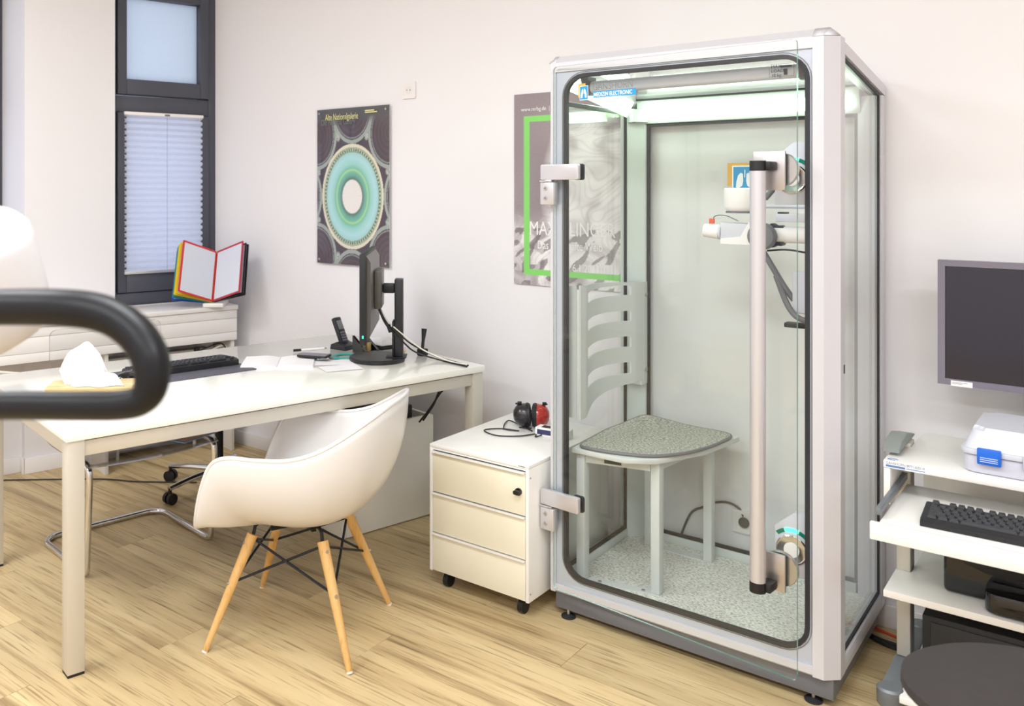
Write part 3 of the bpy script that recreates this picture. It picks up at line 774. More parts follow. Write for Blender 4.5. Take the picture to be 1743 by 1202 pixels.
# ------------------------------------------------------------------ desk monitor, seen from behind its side
mn = thing('desk_monitor', 'black desktop monitor turned edge-on, on a round foot on the white desk', 'monitor', (-2.395, 2.835, DZ+0.0003), math.radians(125.5))
# local x: along the screen width, local +y: screen side (towards the user)
MB().lathe([(0.0, 0.0), (0.115, 0.0), (0.118, 0.004), (0.118, 0.014), (0.114, 0.018), (0.0, 0.018)], 48).build('foot', 'black_plastic', mn)
MSH = -0.075
MB().box(-0.045, 0.045, -0.05, 0.035, 0.0182, 0.0215, 0.001).build('foot_plate', 'soft_black', mn, loc=(0, MSH, 0))
cl = MB().box(-0.035, 0.035, -0.035, 0.0, 0.0217, 0.345, 0.004).build('column', 'black_plastic', mn, loc=(0, MSH, 0))
MB().box(-0.036, 0.036, 0.0005, 0.010, 0.0217, 0.17, 0.004).build('column_sleeve', 'soft_black', mn, loc=(0, MSH, 0))
MB().box(-0.022, 0.022, 0.0, 0.05, 0.285, 0.325, 0.006).build('tilt_joint', 'soft_black', mn, loc=(0, MSH, 0))
MB().box(-0.075, 0.075, 0.051, 0.082, 0.225, 0.385, 0.006).build('mount_box', 'monitor_back', mn, loc=(0, MSH, 0))
MB().prism([(0.083, 0.14), (0.10, 0.115), (0.10, 0.455), (0.083, 0.43)], -0.22, 0.22, 'x').build('back_shell', 'monitor_back', mn, loc=(0, MSH, 0))
MB().box(-0.262, 0.262, 0.1005, 0.124, 0.105, 0.465, 0.003).build('bezel', 'soft_black', mn, loc=(0, MSH, 0))
MB().box(-0.25, 0.25, 0.1243, 0.1252, 0.118, 0.452).build('display', 'screen', mn, loc=(0, MSH, 0))
MB().box(-0.2632, -0.262, 0.108, 0.113, 0.135, 0.145).build('status_light', 'led_green', mn, loc=(0, MSH, 0))
mcb = thing('monitor_cable', 'bundle of black and white cables drooping behind the desk monitor', 'cable', tuple(mn.matrix_basis @ Vector((0, MSH, 0))), mn.rotation_euler.z)
for pts, r, m_ in (([(-0.05, 0.065, 0.222), (-0.04, 0.03, 0.15), (-0.03, -0.04, 0.08), (0.0, -0.09, 0.035), (-0.02, -0.2, 0.006), (-0.12, -0.30, 0.004)], 0.0035, 'cable_black'),
                   ([(-0.01, 0.068, 0.222), (-0.03, 0.03, 0.16), (-0.04, -0.03, 0.11), (0.02, -0.08, 0.06), (0.03, -0.18, 0.012), (-0.10, -0.305, 0.004)], 0.0035, 'cable_black'),
                   ([(0.03, 0.068, 0.222), (-0.02, 0.03, 0.17), (-0.045, -0.045, 0.11), (-0.02, -0.12, 0.05), (-0.04, -0.22, 0.012), (-0.11, -0.30, 0.009)], 0.0028, 'cable_white')):
    MB().tube(pts, r, 8, smooth=8).build('cord', m_, mcb)
MB().cyl((-0.036, 0.026, 0.155), (-0.033, 0.0155, 0.125), 0.009, seg=10).build('ferrite', 'soft_black', mcb)
hd = on_desk('scanner', 'black handheld barcode scanner leaning behind the monitor column', 'scanner', 1.63, 0.315, 0.2)
MB().box(-0.018, 0.018, -0.018, 0.018, 0.0, 0.030, 0.004).build('holder', 'soft_black', hd)
MB().tube([(0, 0, 0.031), (0.004, 0, 0.06), (0.008, 0, 0.085), (0.012, 0, 0.115)], lambda t: 0.007+0.009*max(0, t-0.4), 12, smooth=4).build('handle', 'black_plastic', hd)

# ------------------------------------------------------------------ white shell armchair on wooden legs
ch = thing('shell_armchair', 'white moulded plastic armchair with tapered beech legs and black wire bracing', 'chair', (-2.068, 2.058, 0), math.atan2(-0.458, -0.889)-PI/2-0.05)
# local: y forward, x right
RIM = [(0.0, 0.262, 0.402), (0.12, 0.268, 0.398), (0.222, 0.264, 0.385), (0.266, 0.248, 0.43), (0.290, 0.218, 0.53), (0.303, 0.178, 0.612), (0.311, 0.12, 0.640), (0.312, 0.03, 0.641),
       (0.305, -0.07, 0.646), (0.288, -0.155, 0.670), (0.255, -0.225, 0.708), (0.20, -0.288, 0.750), (0.11, -0.335, 0.783), (0.0, -0.352, 0.790)]
full = [Vector(p) for p in RIM]+[Vector((-p[0], p[1], p[2])) for p in RIM[-2:0:-1]]
rimc = catmull(full, 5, True); NR = len(rimc); ctr = Vector((0, -0.01, 0.372))
def shell(u, v):
    i = int(round(u*NR)) % NR; R = rimc[i]
    t = 0.04+0.96*v; a = t*PI/2
    hgt = R.z-ctr.z
    h = math.sin(a)**0.92; g = (1-math.cos(a))**1.18
    front = max(0, min(1, (R.y-0.2)/0.06))*(hgt < 0.1)
    zz = ctr.z+hgt*(g if hgt > 0.05 else t**3)+0.012*math.sin(t*PI)*(hgt <= 0.05)
    return Vector((ctr.x+(R.x-ctr.x)*h, ctr.y+(R.y-ctr.y)*h, zz))
sm = MB().grid(shell, NR, 22, True)
sm.bm.faces.new([v for v in sorted([v for v in sm.bm.verts if v.is_boundary and (v.co-ctr).length < 0.08], key=lambda v: math.atan2(v.co.y-ctr.y, v.co.x-ctr.x))])
bmesh.ops.recalc_face_normals(sm.bm, faces=sm.bm.faces[:])
so = sm.build('shell', 'chair_white', ch, sharp=60)
md = so.modifiers.new('thickness', 'SOLIDIFY'); md.thickness = 0.007; md.offset = 0.0
MB().tube(rimc, 0.0062, 8, closed=True).build('rim', 'chair_white', ch)
FEET = [(0.232, 0.238), (-0.232, 0.232), (-0.222, -0.238), (0.232, -0.238)]
for fx, fy in FEET:
    tx, ty = fx*0.56, fy*0.50
    p0, p1 = Vector((fx, fy, 0.006)), Vector((tx, ty, 0.345))
    lg = MB().tube([p0, p0.lerp(p1, 0.5), p1], lambda t: 0.0095+0.0085*min(1, t*1.25), 14).build('leg', 'beech', ch)
    d = (p1-p0).normalized()
    MB().cyl(p0-d*0.006, p0, 0.0098, seg=14).build('glide', 'radiator_white', lg)
    out = Vector((fx, fy, 0)).normalized()
    for k in (0.93, 0.58):
        q = p0.lerp(p1, k); MB().cyl(q+out*0.015, q+out*0.0205, 0.0055, seg=10).build('bolt', 'brushed_steel', lg)
tops = [Vector((fx*0.56, fy*0.50, 0.335)) for fx, fy in FEET]
lows = [Vector((fx, fy, 0.006)).lerp(Vector((fx*0.56, fy*0.50, 0.345)), 0.58) for fx, fy in FEET]
for i in range(4):
    j = (i+1) % 4
    MB().cyl(lows[i], tops[j]*0.98, 0.0042, seg=8).build('brace', 'dark_steel', ch)
    MB().cyl(lows[j], tops[i]*0.98, 0.0042, seg=8).build('brace', 'dark_steel', ch)
    MB().tube([tops[i], tops[i]+Vector((-tops[i].x*0.05, -tops[i].y*0.05, 0.035)), Vector((tops[i].x*0.8, tops[i].y*0.8, 0.383))], 0.006, 8).build('bracket', 'dark_steel', ch)
MB().box(-0.11, 0.11, -0.008, 0.008, 0.353, 0.363, 0.002).build('cross_bar', 'dark_steel', ch, rot=(0, 0, 0.75))
MB().box(-0.11, 0.11, -0.008, 0.008, 0.342, 0.352, 0.002).build('cross_bar', 'dark_steel', ch, rot=(0, 0, -0.75))

# ------------------------------------------------------------------ rolling drawer unit
du = thing('drawer_unit', 'white rolling drawer unit with three cream drawers, left of the glass cabin', 'drawers', (-1.922, 2.572, 0), 0)
DUW, DUD = 0.412, 0.60
MB().box(0, 0.012, 0, DUD, 0.063, 0.511, 0.001).build('side_panel', 'case_white', du)
MB().box(DUW-0.012, DUW, 0, DUD, 0.063, 0.511, 0.001).build('side_panel', 'case_white', du)
MB().box(0, DUW, 0, DUD, 0.5115, 0.523, 0.0012).build('top_panel', 'case_white', du)
MB().box(0.0125, DUW-0.0125, DUD-0.012, DUD, 0.063, 0.511).build('back_panel', 'case_white', du)
MB().box(0.0125, DUW-0.0125, 0.02, DUD-0.013, 0.063, 0.073).build('bottom_panel', 'case_white', du)
MB().box(0.0125, DUW-0.0125, 0.003, 0.02, 0.503, 0.511).build('front_strip', 'case_white', du)
for k, (za, zb) in enumerate(((0.352, 0.492), (0.205, 0.342), (0.066, 0.196))):
    dr = MB().box(0.0135, DUW-0.0135, 0.001, 0.018, za, zb, 0.001).build('drawer', 'drawer_cream', du)
    MB().prism([(-0.009, zb+0.002), (0.012, zb+0.002), (0.012, zb+0.005), (-0.006, zb+0.006), (-0.009, zb+0.009)], 0.0135, DUW-0.0135, 'x').build('pull_strip', 'case_white', dr)
    MB().box(0.014, DUW-0.014, 0.016, 0.02, zb+0.0005, zb+0.010).build('shadow_gap', 'soft_black', dr)
    if k == 0:
        MB().cyl((0.374, 0.001, 0.43), (0.374, -0.006, 0.43), 0.0125, seg=20).build('lock', 'gloss_black', dr)
        MB().prism(rrect(0.364, 0.386, 0.424, 0.438, 0.006), -0.022, -0.0062, 'y').build('key_bow', 'soft_black', dr)
for sz in ((0.0, 0.48), (0.0, 0.09)):
    MB().cyl((DUW, 0.012, sz[1]), (DUW+0.0006, 0.012, sz[1]), 0.003, seg=10).build('screw_cap', 'print_grey', du)
MB().box(0.372, 0.398, -0.0006, -0.0001, 0.5155, 0.518).build('badge', 'print_grey', du)
for x, y_ in ((0.05, 0.05), (DUW-0.05, 0.05), (0.05, DUD-0.05), (DUW-0.05, DUD-0.05)):
    cs = MB().cyl((x-0.010, y_, 0.025), (x+0.010, y_, 0.025), 0.025, seg=20).build('caster', 'soft_black', du)
    MB().box(x-0.014, x+0.014, y_-0.012, y_+0.012, 0.042, 0.0625, 0.002).build('fork', 'soft_black', cs)

PT = 0.5235
em = thing('ear_defenders', 'black and red ear defenders lying on the white drawer unit', 'headphones', (-1.752, 3.005, PT), 0.55)
def cup(x, m1, sgn):
    M = Matrix.Translation((x, 0, 0.046)) @ Matrix.Rotation(sgn*PI/2, 4, 'Y') @ Matrix.Rotation(0.1, 4, 'X')
    c_ = MB().lathe([(0.0, 0.048), (0.018, 0.046), (0.032, 0.038), (0.041, 0.024), (0.0445, 0.008), (0.0445, 0.0), (0.0, 0.0)], 28, M).build('cup', m1, em)
    MB().lathe([(0.034, -0.0005), (0.045, -0.0005), (0.047, -0.009), (0.043, -0.017), (0.034, -0.019)], 28, M).build('cushion', 'soft_black', c_)
    return c_
cup(-0.022, 'muff_black', -1); cup(0.022, 'muff_red', 1)
MB().tube([(-0.055, 0.0, 0.088), (-0.05, 0.05, 0.075), (-0.03, 0.11, 0.04), (0.0, 0.13, 0.03), (0.03, 0.11, 0.04), (0.05, 0.05, 0.075), (0.055, 0.0, 0.09)], 0.008, 8, smooth=6, flat=0.5).build('headband', 'soft_black', em)
for x in (-0.045, 0.05): MB().box(x-0.008, x+0.008, -0.006, 0.006, 0.088, 0.097, 0.002).build('clip', 'soft_black', em)
ecl = thing('headset_cord', 'thin black cord looping over the drawer unit top', 'cable', (-1.922, 2.572, PT), 0)
MB().tube([(0.165, 0.50, 0.05), (0.14, 0.46, 0.035), (0.16, 0.40, 0.01), (0.21, 0.37, 0.004), (0.12, 0.42, 0.004), (0.06, 0.44, 0.004), (0.11, 0.33, 0.004), (0.17, 0.34, 0.004), (0.10, 0.32, 0.004), (0.065, 0.26, 0.004), (0.14, 0.23, 0.004),
           (0.21, 0.28, 0.004), (0.24, 0.34, 0.004), (0.26, 0.31, 0.004), (0.27, 0.35, 0.006)], 0.0024, 8, smooth=8).build('cord', 'cable_black', ecl)
MB().tube([(0.185, 0.40, 0.004), (0.165, 0.36, 0.012), (0.185, 0.33, 0.02), (0.205, 0.36, 0.014), (0.19, 0.40, 0.005)], 0.0024, 8, smooth=8).build('loop', 'cable_black', ecl)
bx = thing('small_box', 'small white box with a navy label on the drawer unit beside the ear defenders', 'box', (-1.625, 2.915, PT), 0.12)
MB().box(-0.055, 0.075, 0, 0.05, 0, 0.032, 0.001).build('carton', 'paper', bx)
MB().box(-0.047, 0.07, -0.0006, -0.0001, 0.008, 0.026).build('label', 'label_navy', bx)
MB().box(-0.035, 0.06, 0.01, 0.04, 0.0321, 0.0328).build('dark_panel', 'soft_black', bx)

# ------------------------------------------------------------------ clear acrylic cantilever chair behind the desk
cc = thing('cantilever_chair', 'cantilever chair with clear acrylic seat and chrome tube frame behind the desk', 'chair', (-3.07, 2.08, 0), math.atan2(-0.16, 0.987)-PI/2)
# local y forward (towards the desk), x right (camera left)
HW = 0.262
path = [(HW, -0.214, 0.50), (HW, -0.205, 0.465), (HW, -0.185, 0.442), (HW, -0.15, 0.432), (HW, 0.0, 0.428), (HW, 0.15, 0.428), (HW, 0.195, 0.42), (HW, 0.215, 0.385), (HW, 0.205, 0.22), (HW, 0.19, 0.05), (HW, 0.175, 0.022), (HW, 0.13, 0.0135),
        (HW, -0.10, 0.0135), (HW, -0.21, 0.0135), (HW-0.03, -0.255, 0.0135), (HW-0.08, -0.27, 0.0135), (0.0, -0.27, 0.0135)]
path = path+[(-x, y_, z_) for x, y_, z_ in path[-2::-1]]
MB().tube(path, 0.0125, 14, smooth=5).build('tube_frame', 'chrome', cc)
def seatf(u, v):
    y_ = -0.215+0.44*u; drop = -0.03*max(0, u-0.85)/0.15
    return Vector(((v-0.5)*2*(HW+0.012), y_, 0.446+0.012*(2*abs(v-0.5))**2+drop))
se = MB().grid(seatf, 16, 12).build('seat', 'acrylic_seat', cc)
md = se.modifiers.new('thickness', 'SOLIDIFY'); md.thickness = 0.008; md.offset = 1
MB().tube([(-HW-0.012, 0.225, 0.43), (0, 0.225, 0.418), (HW+0.012, 0.225, 0.43)], 0.006, 8, smooth=4).build('seat_lip', 'acrylic_seat', cc)
MB().prism(rrect(-HW+0.015, HW-0.015, 0.462, 0.872, 0.03), -0.232, -0.224, 'y').build('backrest', ['acrylic', 'acrylic_edge'], cc, faceslot=lambda f: 0 if abs(f.normal.y) > 0.5 else 1)
br = thing('brochure', 'blue and orange printed brochure lying on the clear chair seat', 'brochure', (-2.865, 2.185, 0.4635), 0.15)
MB().box(-0.09, 0.09, -0.085, 0.105, 0, 0.003).build('pages', 'brochure_blue', br)
MB().prism([(-0.02, -0.07), (0.085, -0.07), (0.085, 0.09), (0.03, 0.05), (0.05, 0.0)], 0.0031, 0.0036, 'z').build('print_patch', 'brochure_orange', br)
MB().lathe([(0.0, 0.0036), (0.03, 0.0036), (0.03, 0.0031)], 20, Matrix.Translation((-0.04, 0.04, 0))).build('print_disc', 'logo_white', br)

# ------------------------------------------------------------------ rolling stool under the desk
st = thing('office_stool', 'rolling office stool with chrome star base behind the shell armchair', 'stool', (-3.33, 2.755, 0), 0)
MB().cyl((0, 0, 0.06), (0, 0, 0.13), 0.032, 0.028, 20).build('hub', 'chrome', st)
MB().cyl((0, 0, 0.131), (0, 0, 0.40), 0.020, seg=16).build('gas_lift', 'dark_steel', st)
MB().lathe([(0.0, 0.40), (0.16, 0.405), (0.185, 0.42), (0.19, 0.44), (0.175, 0.46), (0.0, 0.468)], 32).build('seat', 'soft_black', st)
for k in range(5):
    a = math.radians(-91+72*k); dx, dy = math.cos(a), math.sin(a)
    ar = MB().tube([(0.03*dx, 0.03*dy, 0.095), (0.16*dx, 0.16*dy, 0.088), (0.29*dx, 0.29*dy, 0.072)], lambda t: 0.020-0.006*t, 10, flat=0.8).build('base_arm', 'chrome', st)
    for sg in (-1, 1):
        ox, oy = -dy*0.014*sg, dx*0.014*sg
        MB().cyl((0.285*dx+ox*0.4, 0.285*dy+oy*0.4, 0.026), (0.285*dx+ox*1.7, 0.285*dy+oy*1.7, 0.026), 0.026, seg=20).build('caster_wheel', 'soft_black', ar)
    MB().cyl((0.285*dx, 0.285*dy, 0.03), (0.285*dx, 0.285*dy, 0.0715), 0.008, seg=10).build('caster_stem', 'soft_black', ar)
fc = thing('floor_cable', 'thin dark cable running across the floor below the window wall', 'cable', (0, 0, 0.004))
MB().tube([(-4.30, 2.06, 0), (-4.02, 2.324, 0), (-3.855, 2.466, 0), (-3.70, 2.55, 0), (-3.47, 2.73, 0)], 0.0035, 8, smooth=8).build('cord', 'cable_black', fc)
wc = thing('radiator_cable', 'cream and black cables sagging under the radiator casing by the corner', 'cable', W2LOC, W2ROT)
MB().tube([(0.075, 0.30, 0.56), (0.12, 0.30, 0.60), (0.22, 0.29, 0.575), (0.40, 0.26, 0.52), (0.60, 0.22, 0.47)], 0.004, 8, smooth=8).build('cord', 'cable_black', wc)
MB().tube([(0.065, 0.29, 0.55), (0.10, 0.29, 0.585), (0.20, 0.28, 0.55), (0.36, 0.25, 0.50)], 0.006, 8, smooth=8).build('cord', 'cable_white', wc)
MB().box(0.235, 0.265, 0.275, 0.295, 0.555, 0.59, 0.003).build('connector', 'soft_black', wc)
wc2 = thing('blind_cable', 'cream cable hanging below the casing at the left edge of the photo', 'cable', W2LOC, W2ROT)
MB().tube([(1.45, 0.36, 0.64), (1.35, 0.37, 0.61), (1.2, 0.38, 0.58), (1.05, 0.39, 0.555), (0.98, 0.39, 0.56), (0.9, 0.38, 0.54)], 0.007, 8, smooth=8).build('cord', 'cable_white', wc2)

# ------------------------------------------------------------------ glass measuring cabin
BX, BY = -1.488, 2.670
bt = thing('measuring_cabin', 'tall glass walled lung measuring cabin with silver frame and door ajar', 'cabin', (BX, BY, 0), 0)
BW, BD, ZB, ZT, FALL = 0.857, 0.636, 0.0836, 1.878, 0.085
def zt(y_, base=ZT): return base-FALL*y_/BD
XR = BW+0.035
# plinth and feet
MB().box(0.015, XR-0.015, 0.02, BD-0.03, 0.024, ZB-0.001, 0.002).build('plinth', 'plinth_grey', bt)
for x, y_ in ((0.06, 0.06), (XR-0.07, 0.07), (0.06, BD-0.08), (XR-0.07, BD-0.08)):
    ft = MB().lathe([(0.0, 0.0), (0.024, 0.0), (0.024, 0.005), (0.008, 0.010), (0.0, 0.010)], 20, Matrix.Translation((x, y_-0.035 if y_ < 0.1 else y_, 0))).build('levelling_foot', 'rubber', bt)
    MB().cyl((x, y_-0.035 if y_ < 0.1 else y_, 0.0102), (x, y_-0.035 if y_ < 0.1 else y_, 0.05), 0.005, seg=10).build('spindle', 'brushed_steel', ft)
# front frame
MB().prism([(0.0, 0.012), (0.006, 0.0), (0.024, 0.0), (0.024, 0.05), (0.0, 0.05)], ZB, ZT-0.001, 'z').build('front_post', 'booth_white', bt)
MB().prism([(BW-0.029, 0.0), (BW, 0.0), (XR, 0.035), (XR, 0.085), (XR-0.03, 0.085), (BW-0.029, 0.04)], ZB, ZT-0.001, 'z').build('front_post', 'booth_white', bt)
MB().prism([(0.0, ZT-0.032), (0.0, ZT), (0.028, ZT+0.024), (0.075, ZT+0.022), (0.075, ZT-0.02), (0.04, ZT-0.032)], 0.0242, BW-0.0292, 'x').build('top_rail', 'booth_white', bt)
MB().prism([(0.006, ZB), (0.0, ZB+0.006), (0.0, ZB+0.028), (0.05, ZB+0.028), (0.05, ZB)], 0.0242, BW-0.0292, 'x').build('bottom_rail', 'booth_white', bt)
MB().prism([(0.0, 0.012), (0.006, 0.0), (0.024, 0.0), (0.024, 0.075), (0.02, 0.075)], ZT-0.0008, ZT+0.0005, 'z').build('corner_cap', 'booth_white', bt)
cap = MB()
for P4 in (((0.0, 0.0, ZT), (0.0242, 0.0, ZT), (0.0242, 0.028, ZT+0.024), (0.012, 0.028, ZT+0.024), (0.0, 0.028, ZT+0.012)),
           ((BW-0.0292, 0.0, ZT), (BW, 0.0, ZT), (BW+0.010, 0.028, ZT+0.024), (BW-0.0292, 0.028, ZT+0.024)),
           ((BW, 0.0, ZT), (XR, 0.035, ZT), (BW+0.010, 0.028, ZT+0.024))):
    cap.bm.faces.new([cap.bm.verts.new(p) for p in P4])
cp_ = cap.build('corner_bevel', 'booth_white', bt)
md = cp_.modifiers.new('thickness', 'SOLIDIFY'); md.thickness = 0.003; md.offset = 0
PO, PI_ = rect_like(0.0245, BW-0.0295, ZB+0.0285, ZT-0.0325), rrect(0.052, 0.820, 0.138, 1.836, 0.075)
MB().ring(PI_, PO, 0.007, 0.030).build('front_panel', 'booth_panel', bt)
MB().ring(rrect(0.0645, 0.8075, 0.1505, 1.8235, 0.064), rrect(0.0525, 0.8195, 0.1385, 1.8355, 0.0745), 0.002, 0.020).build('door_seal', 'rubber', bt)
MB().ring(rrect(0.0485, 0.8235, 0.1345, 1.8395, 0.0785), rrect(0.046, 0.826, 0.132, 1.842, 0.081), 0.0055, 0.0068).build('seal_lip', 'print_grey', bt)
# roof edge profiles (fall slightly towards the wall)
def sloped(profile_pts, y0, y1, name, m_):
    """side rail: outline in (x, z above local roof line), run from y0 to y1"""
    b = MB(); bm_ = b.bm
    A = [bm_.verts.new((x, y0, zt(y0)+dz)) for x, dz in profile_pts]; C_ = [bm_.verts.new((x, y1, zt(y1)+dz)) for x, dz in profile_pts]
    n = len(A); bm_.faces.new(A[::-1]); bm_.faces.new(C_)
    for i in range(n): bm_.faces.new([A[i], A[(i+1) % n], C_[(i+1) % n], C_[i]])
    bmesh.ops.recalc_face_normals(bm_, faces=bm_.faces[:])
    return b.build(name, m_, bt)
sloped([(XR, -0.035), (XR, 0.0), (BW+0.010, 0.024), (BW-0.03, 0.024), (BW-0.03, -0.02), (XR-0.03, -0.035)], 0.0855, BD, 'side_top_rail', 'booth_white')
sloped([(BW+0.010, 0.024), (BW-0.03, 0.024), (BW-0.03, 0.005), (XR, 0.0)], 0.0352, 0.0853, 'side_top_rail', 'booth_white')
sloped([(0.0, -0.035), (0.0, 0.0), (0.02, 0.022), (0.06, 0.022), (0.06, -0.02), (0.03, -0.035)], 0.076, BD, 'side_top_rail', 'booth_white')
MB().prism([(BD-0.06, zt(BD)+0.022), (BD-0.06, zt(BD)-0.03), (BD-0.035, zt(BD)-0.09), (BD, zt(BD)-0.09), (BD, zt(BD)+0.0), (BD-0.02, zt(BD)+0.022)], 0.0605, BW-0.0305, 'x').build('rear_top_rail', 'booth_inner', bt)
# lower rails
MB().box(XR-0.032, XR, 0.0855, BD-0.055, ZB, ZB+0.045, 0.002).build('side_bottom_rail', 'booth_white', bt)
MB().box(0.0, 0.03, 0.051, BD-0.075, ZB, ZB+0.05, 0.002).build('side_bottom_rail', 'booth_inner', bt)
MB().box(0.086, BW-0.045, BD-0.032, BD, ZB, ZB+0.05, 0.002).build('rear_bottom_rail', 'booth_inner', bt)
# rear posts
MB().prism([(0.0, BD), (0.0, BD-0.074), (0.028, BD-0.074), (0.034, BD-0.068), (0.080, BD-0.036), (0.085, BD-0.028), (0.085, BD)], ZB, zt(BD)-0.036, 'z').build('rear_post', 'booth_inner', bt)
MB().prism([(XR, BD), (XR, BD-0.054), (XR-0.03, BD-0.054), (BW-0.04, BD-0.03), (BW-0.04, BD)], ZB, zt(BD)-0.036, 'z').build('rear_post', 'booth_white', bt)
# panes
zb0 = ZB+0.051
MB().box(0.0860, BW-0.041, BD-0.020, BD-0.012, zb0, zt(BD)-0.091).build('rear_pane', 'booth_glass', bt)
MB().ring(rect_like(0.098, BW-0.050, zb0+0.012, zt(BD)-0.103), rect_like(0.0862, BW-0.0412, zb0+0.0002, zt(BD)-0.0912), BD-0.028, BD-0.0202).build('rear_seal', 'rubber', bt)
MB().box(0.010, 0.018, 0.0515, BD-0.0755, zb0, zt(BD)-0.037).build('left_pane', 'booth_glass', bt)
MB().ring(rect_like(0.062, BD-0.086, zb0+0.012, zt(BD)-0.055), rect_like(0.0515, BD-0.0755, zb0+0.0002, zt(BD)-0.042), 0.0182, 0.026, 'x').build('left_seal', 'rubber', bt)
def side_quad(x0, x1, y0, y1, z0, d, name, m_):
    b = MB(); bm_ = b.bm
    pts = [(y0, z0), (y1, z0), (y1, zt(y1)-d), (y0, zt(y0)-d)]
    b.prism(pts, x0, x1, 'x'); return b.build(name, m_, bt)
side_quad(XR-0.020, XR-0.012, 0.0855, BD-0.0555, ZB+0.046, 0.037, 'right_pane', 'booth_glass')
sr = MB(); o_ = [(0.0857, ZB+0.0462), (BD-0.0557, ZB+0.0462), (BD-0.0557, zt(BD-0.0557)-0.0372), (0.0857, zt(0.0857)-0.0372)]
i_ = [(0.0957, ZB+0.0562), (BD-0.0637, ZB+0.0562), (BD-0.0637, zt(BD-0.0557)-0.0472), (0.0957, zt(0.0857)-0.0472)]
sr.ring(i_, o_, XR-0.0118, XR-0.006, 'x').build('right_seal', 'rubber', bt)
MB().box(XR-0.006, XR+0.001, 0.068, 0.080, 0.93, 0.955, 0.001).build('latch_pin', 'soft_black', bt)
rp = MB().prism([(0.076, zt(0.076)-0.004), (BD-0.061, zt(BD-0.061)-0.004), (BD-0.061, zt(BD-0.061)+0.004), (0.076, zt(0.076)+0.004)], 0.061, BW-0.031, 'x').build('roof_pane', 'booth_glass', bt)
MB().box(0.061, BW-0.031, BD-0.070, BD-0.0612, zt(BD)-0.004, zt(BD)+0.003).build('roof_seal', 'rubber', bt)
# light strips in the inner top bevels
MB().prism([(BD-0.046, zt(BD)-0.072), (BD-0.066, zt(BD)-0.032), (BD-0.072, zt(BD)-0.035), (BD-0.052, zt(BD)-0.075)], 0.105, BW-0.05, 'x').build('light_strip', 'led_white', bt)
b = MB()
A = [(0.031, -0.088), (0.060, -0.034), (0.066, -0.037), (0.037, -0.092)]
sloped([(x, dz+0.012) for x, dz in A], 0.07, BD-0.10, 'light_strip', 'led_white')
MB().prism([(0.03, BD-0.075), (0.095, BD-0.04), (0.062, BD-0.10)], zt(BD)-0.085, zt(BD)-0.036, 'z').build('corner_bracket', 'booth_inner', bt)
MB().cyl((0.062, BD-0.0725, zt(BD)-0.088), (0.062, BD-0.0725, zt(BD)-0.0852), 0.004, seg=10).build('bracket_screw', 'brushed_steel', bt)
# floor
MB().box(0.031, XR-0.034, 0.052, BD-0.034, ZB+0.001, ZB+0.02).build('cabin_floor', 'speckled_vinyl', bt)
# roll bar
MB().cyl((0.118, 0.085, 1.795), (0.775, 0.085, 1.795), 0.021, seg=24).build('grab_bar', 'case_grey', bt)
for x in (0.090, 0.7755):
    MB().prism([(0.052, 1.83), (0.115, 1.83), (0.110, 1.775), (0.098, 1.768), (0.070, 1.768)], x, x+0.027, 'x').build('bar_bracket', 'plinth_grey', bt)
gl = text('MAX.\nLOAD\n10 kg', 0.013, 'print_dark', bt, (0.700, 0.0625, 1.806), FRONT, sx=1.0)
MB().ring(rect_like(0.6955, 0.7625, 1.7805, 1.8165), rect_like(0.695, 0.763, 1.780, 1.817), 0.0625, 0.063).build('label_border', 'print_dark', bt)
MB().box(0.735, 0.745, 0.0622, 0.0628, 1.784, 1.802).build('label_figure', 'print_dark', bt)
MB().box(0.725, 0.757, 0.0622, 0.0628, 1.806, 1.812).build('label_figure', 'print_dark', bt)
# magnetic locks inside the right post
def lock(zc, name='magnet_lock'):
    o = MB().prism([(0.715, zc-0.075), (0.80, zc-0.075), (0.825, zc-0.06), (0.825, zc+0.105), (0.765, zc+0.105), (0.715, zc+0.06)], 0.046, 0.075, 'y', 0.002).build(name, 'case_grey', bt)
    M = Matrix.Translation((0.762, 0.0455, zc)) @ Matrix.Rotation(PI/2, 4, 'X')
    MB().lathe([(0.036, 0.0), (0.043, 0.0), (0.043, 0.004), (0.040, 0.006), (0.036, 0.004)], 32, M).build('lock_rim', 'chrome', o)
    MB().lathe([(0.0, 0.001), (0.036, 0.001), (0.036, 0.0)], 32, M).build('lock_face', 'gloss_black', o)
    MB().lathe([(0.0, 0.007), (0.021, 0.006), (0.022, 0.001)], 28, M).build('lock_pad', 'paper', o)
    def arc(a0, a1, n=8):
        ou = [(0.762+0.062*math.cos(math.radians(a0+(a1-a0)*k/n)), zc+0.0+0.062*math.sin(math.radians(a0+(a1-a0)*k/n))) for k in range(n+1)]
        inn = [(0.762+0.051*math.cos(math.radians(a0+(a1-a0)*k/n)), zc+0.0+0.051*math.sin(math.radians(a0+(a1-a0)*k/n))) for k in range(n, -1, -1)]
        return ou+inn
    MB().prism(arc(112, 135), 0.0448, 0.0458, 'y').build('indicator_lens', 'led_off', o)
    MB().prism(arc(72, 110), 0.0444, 0.0458, 'y').build('indicator_light', 'led_green', o)
    MB().prism(arc(35, 70), 0.0448, 0.0458, 'y').build('indicator_lens', 'led_off', o)
lock(1.480); lock(0.408)
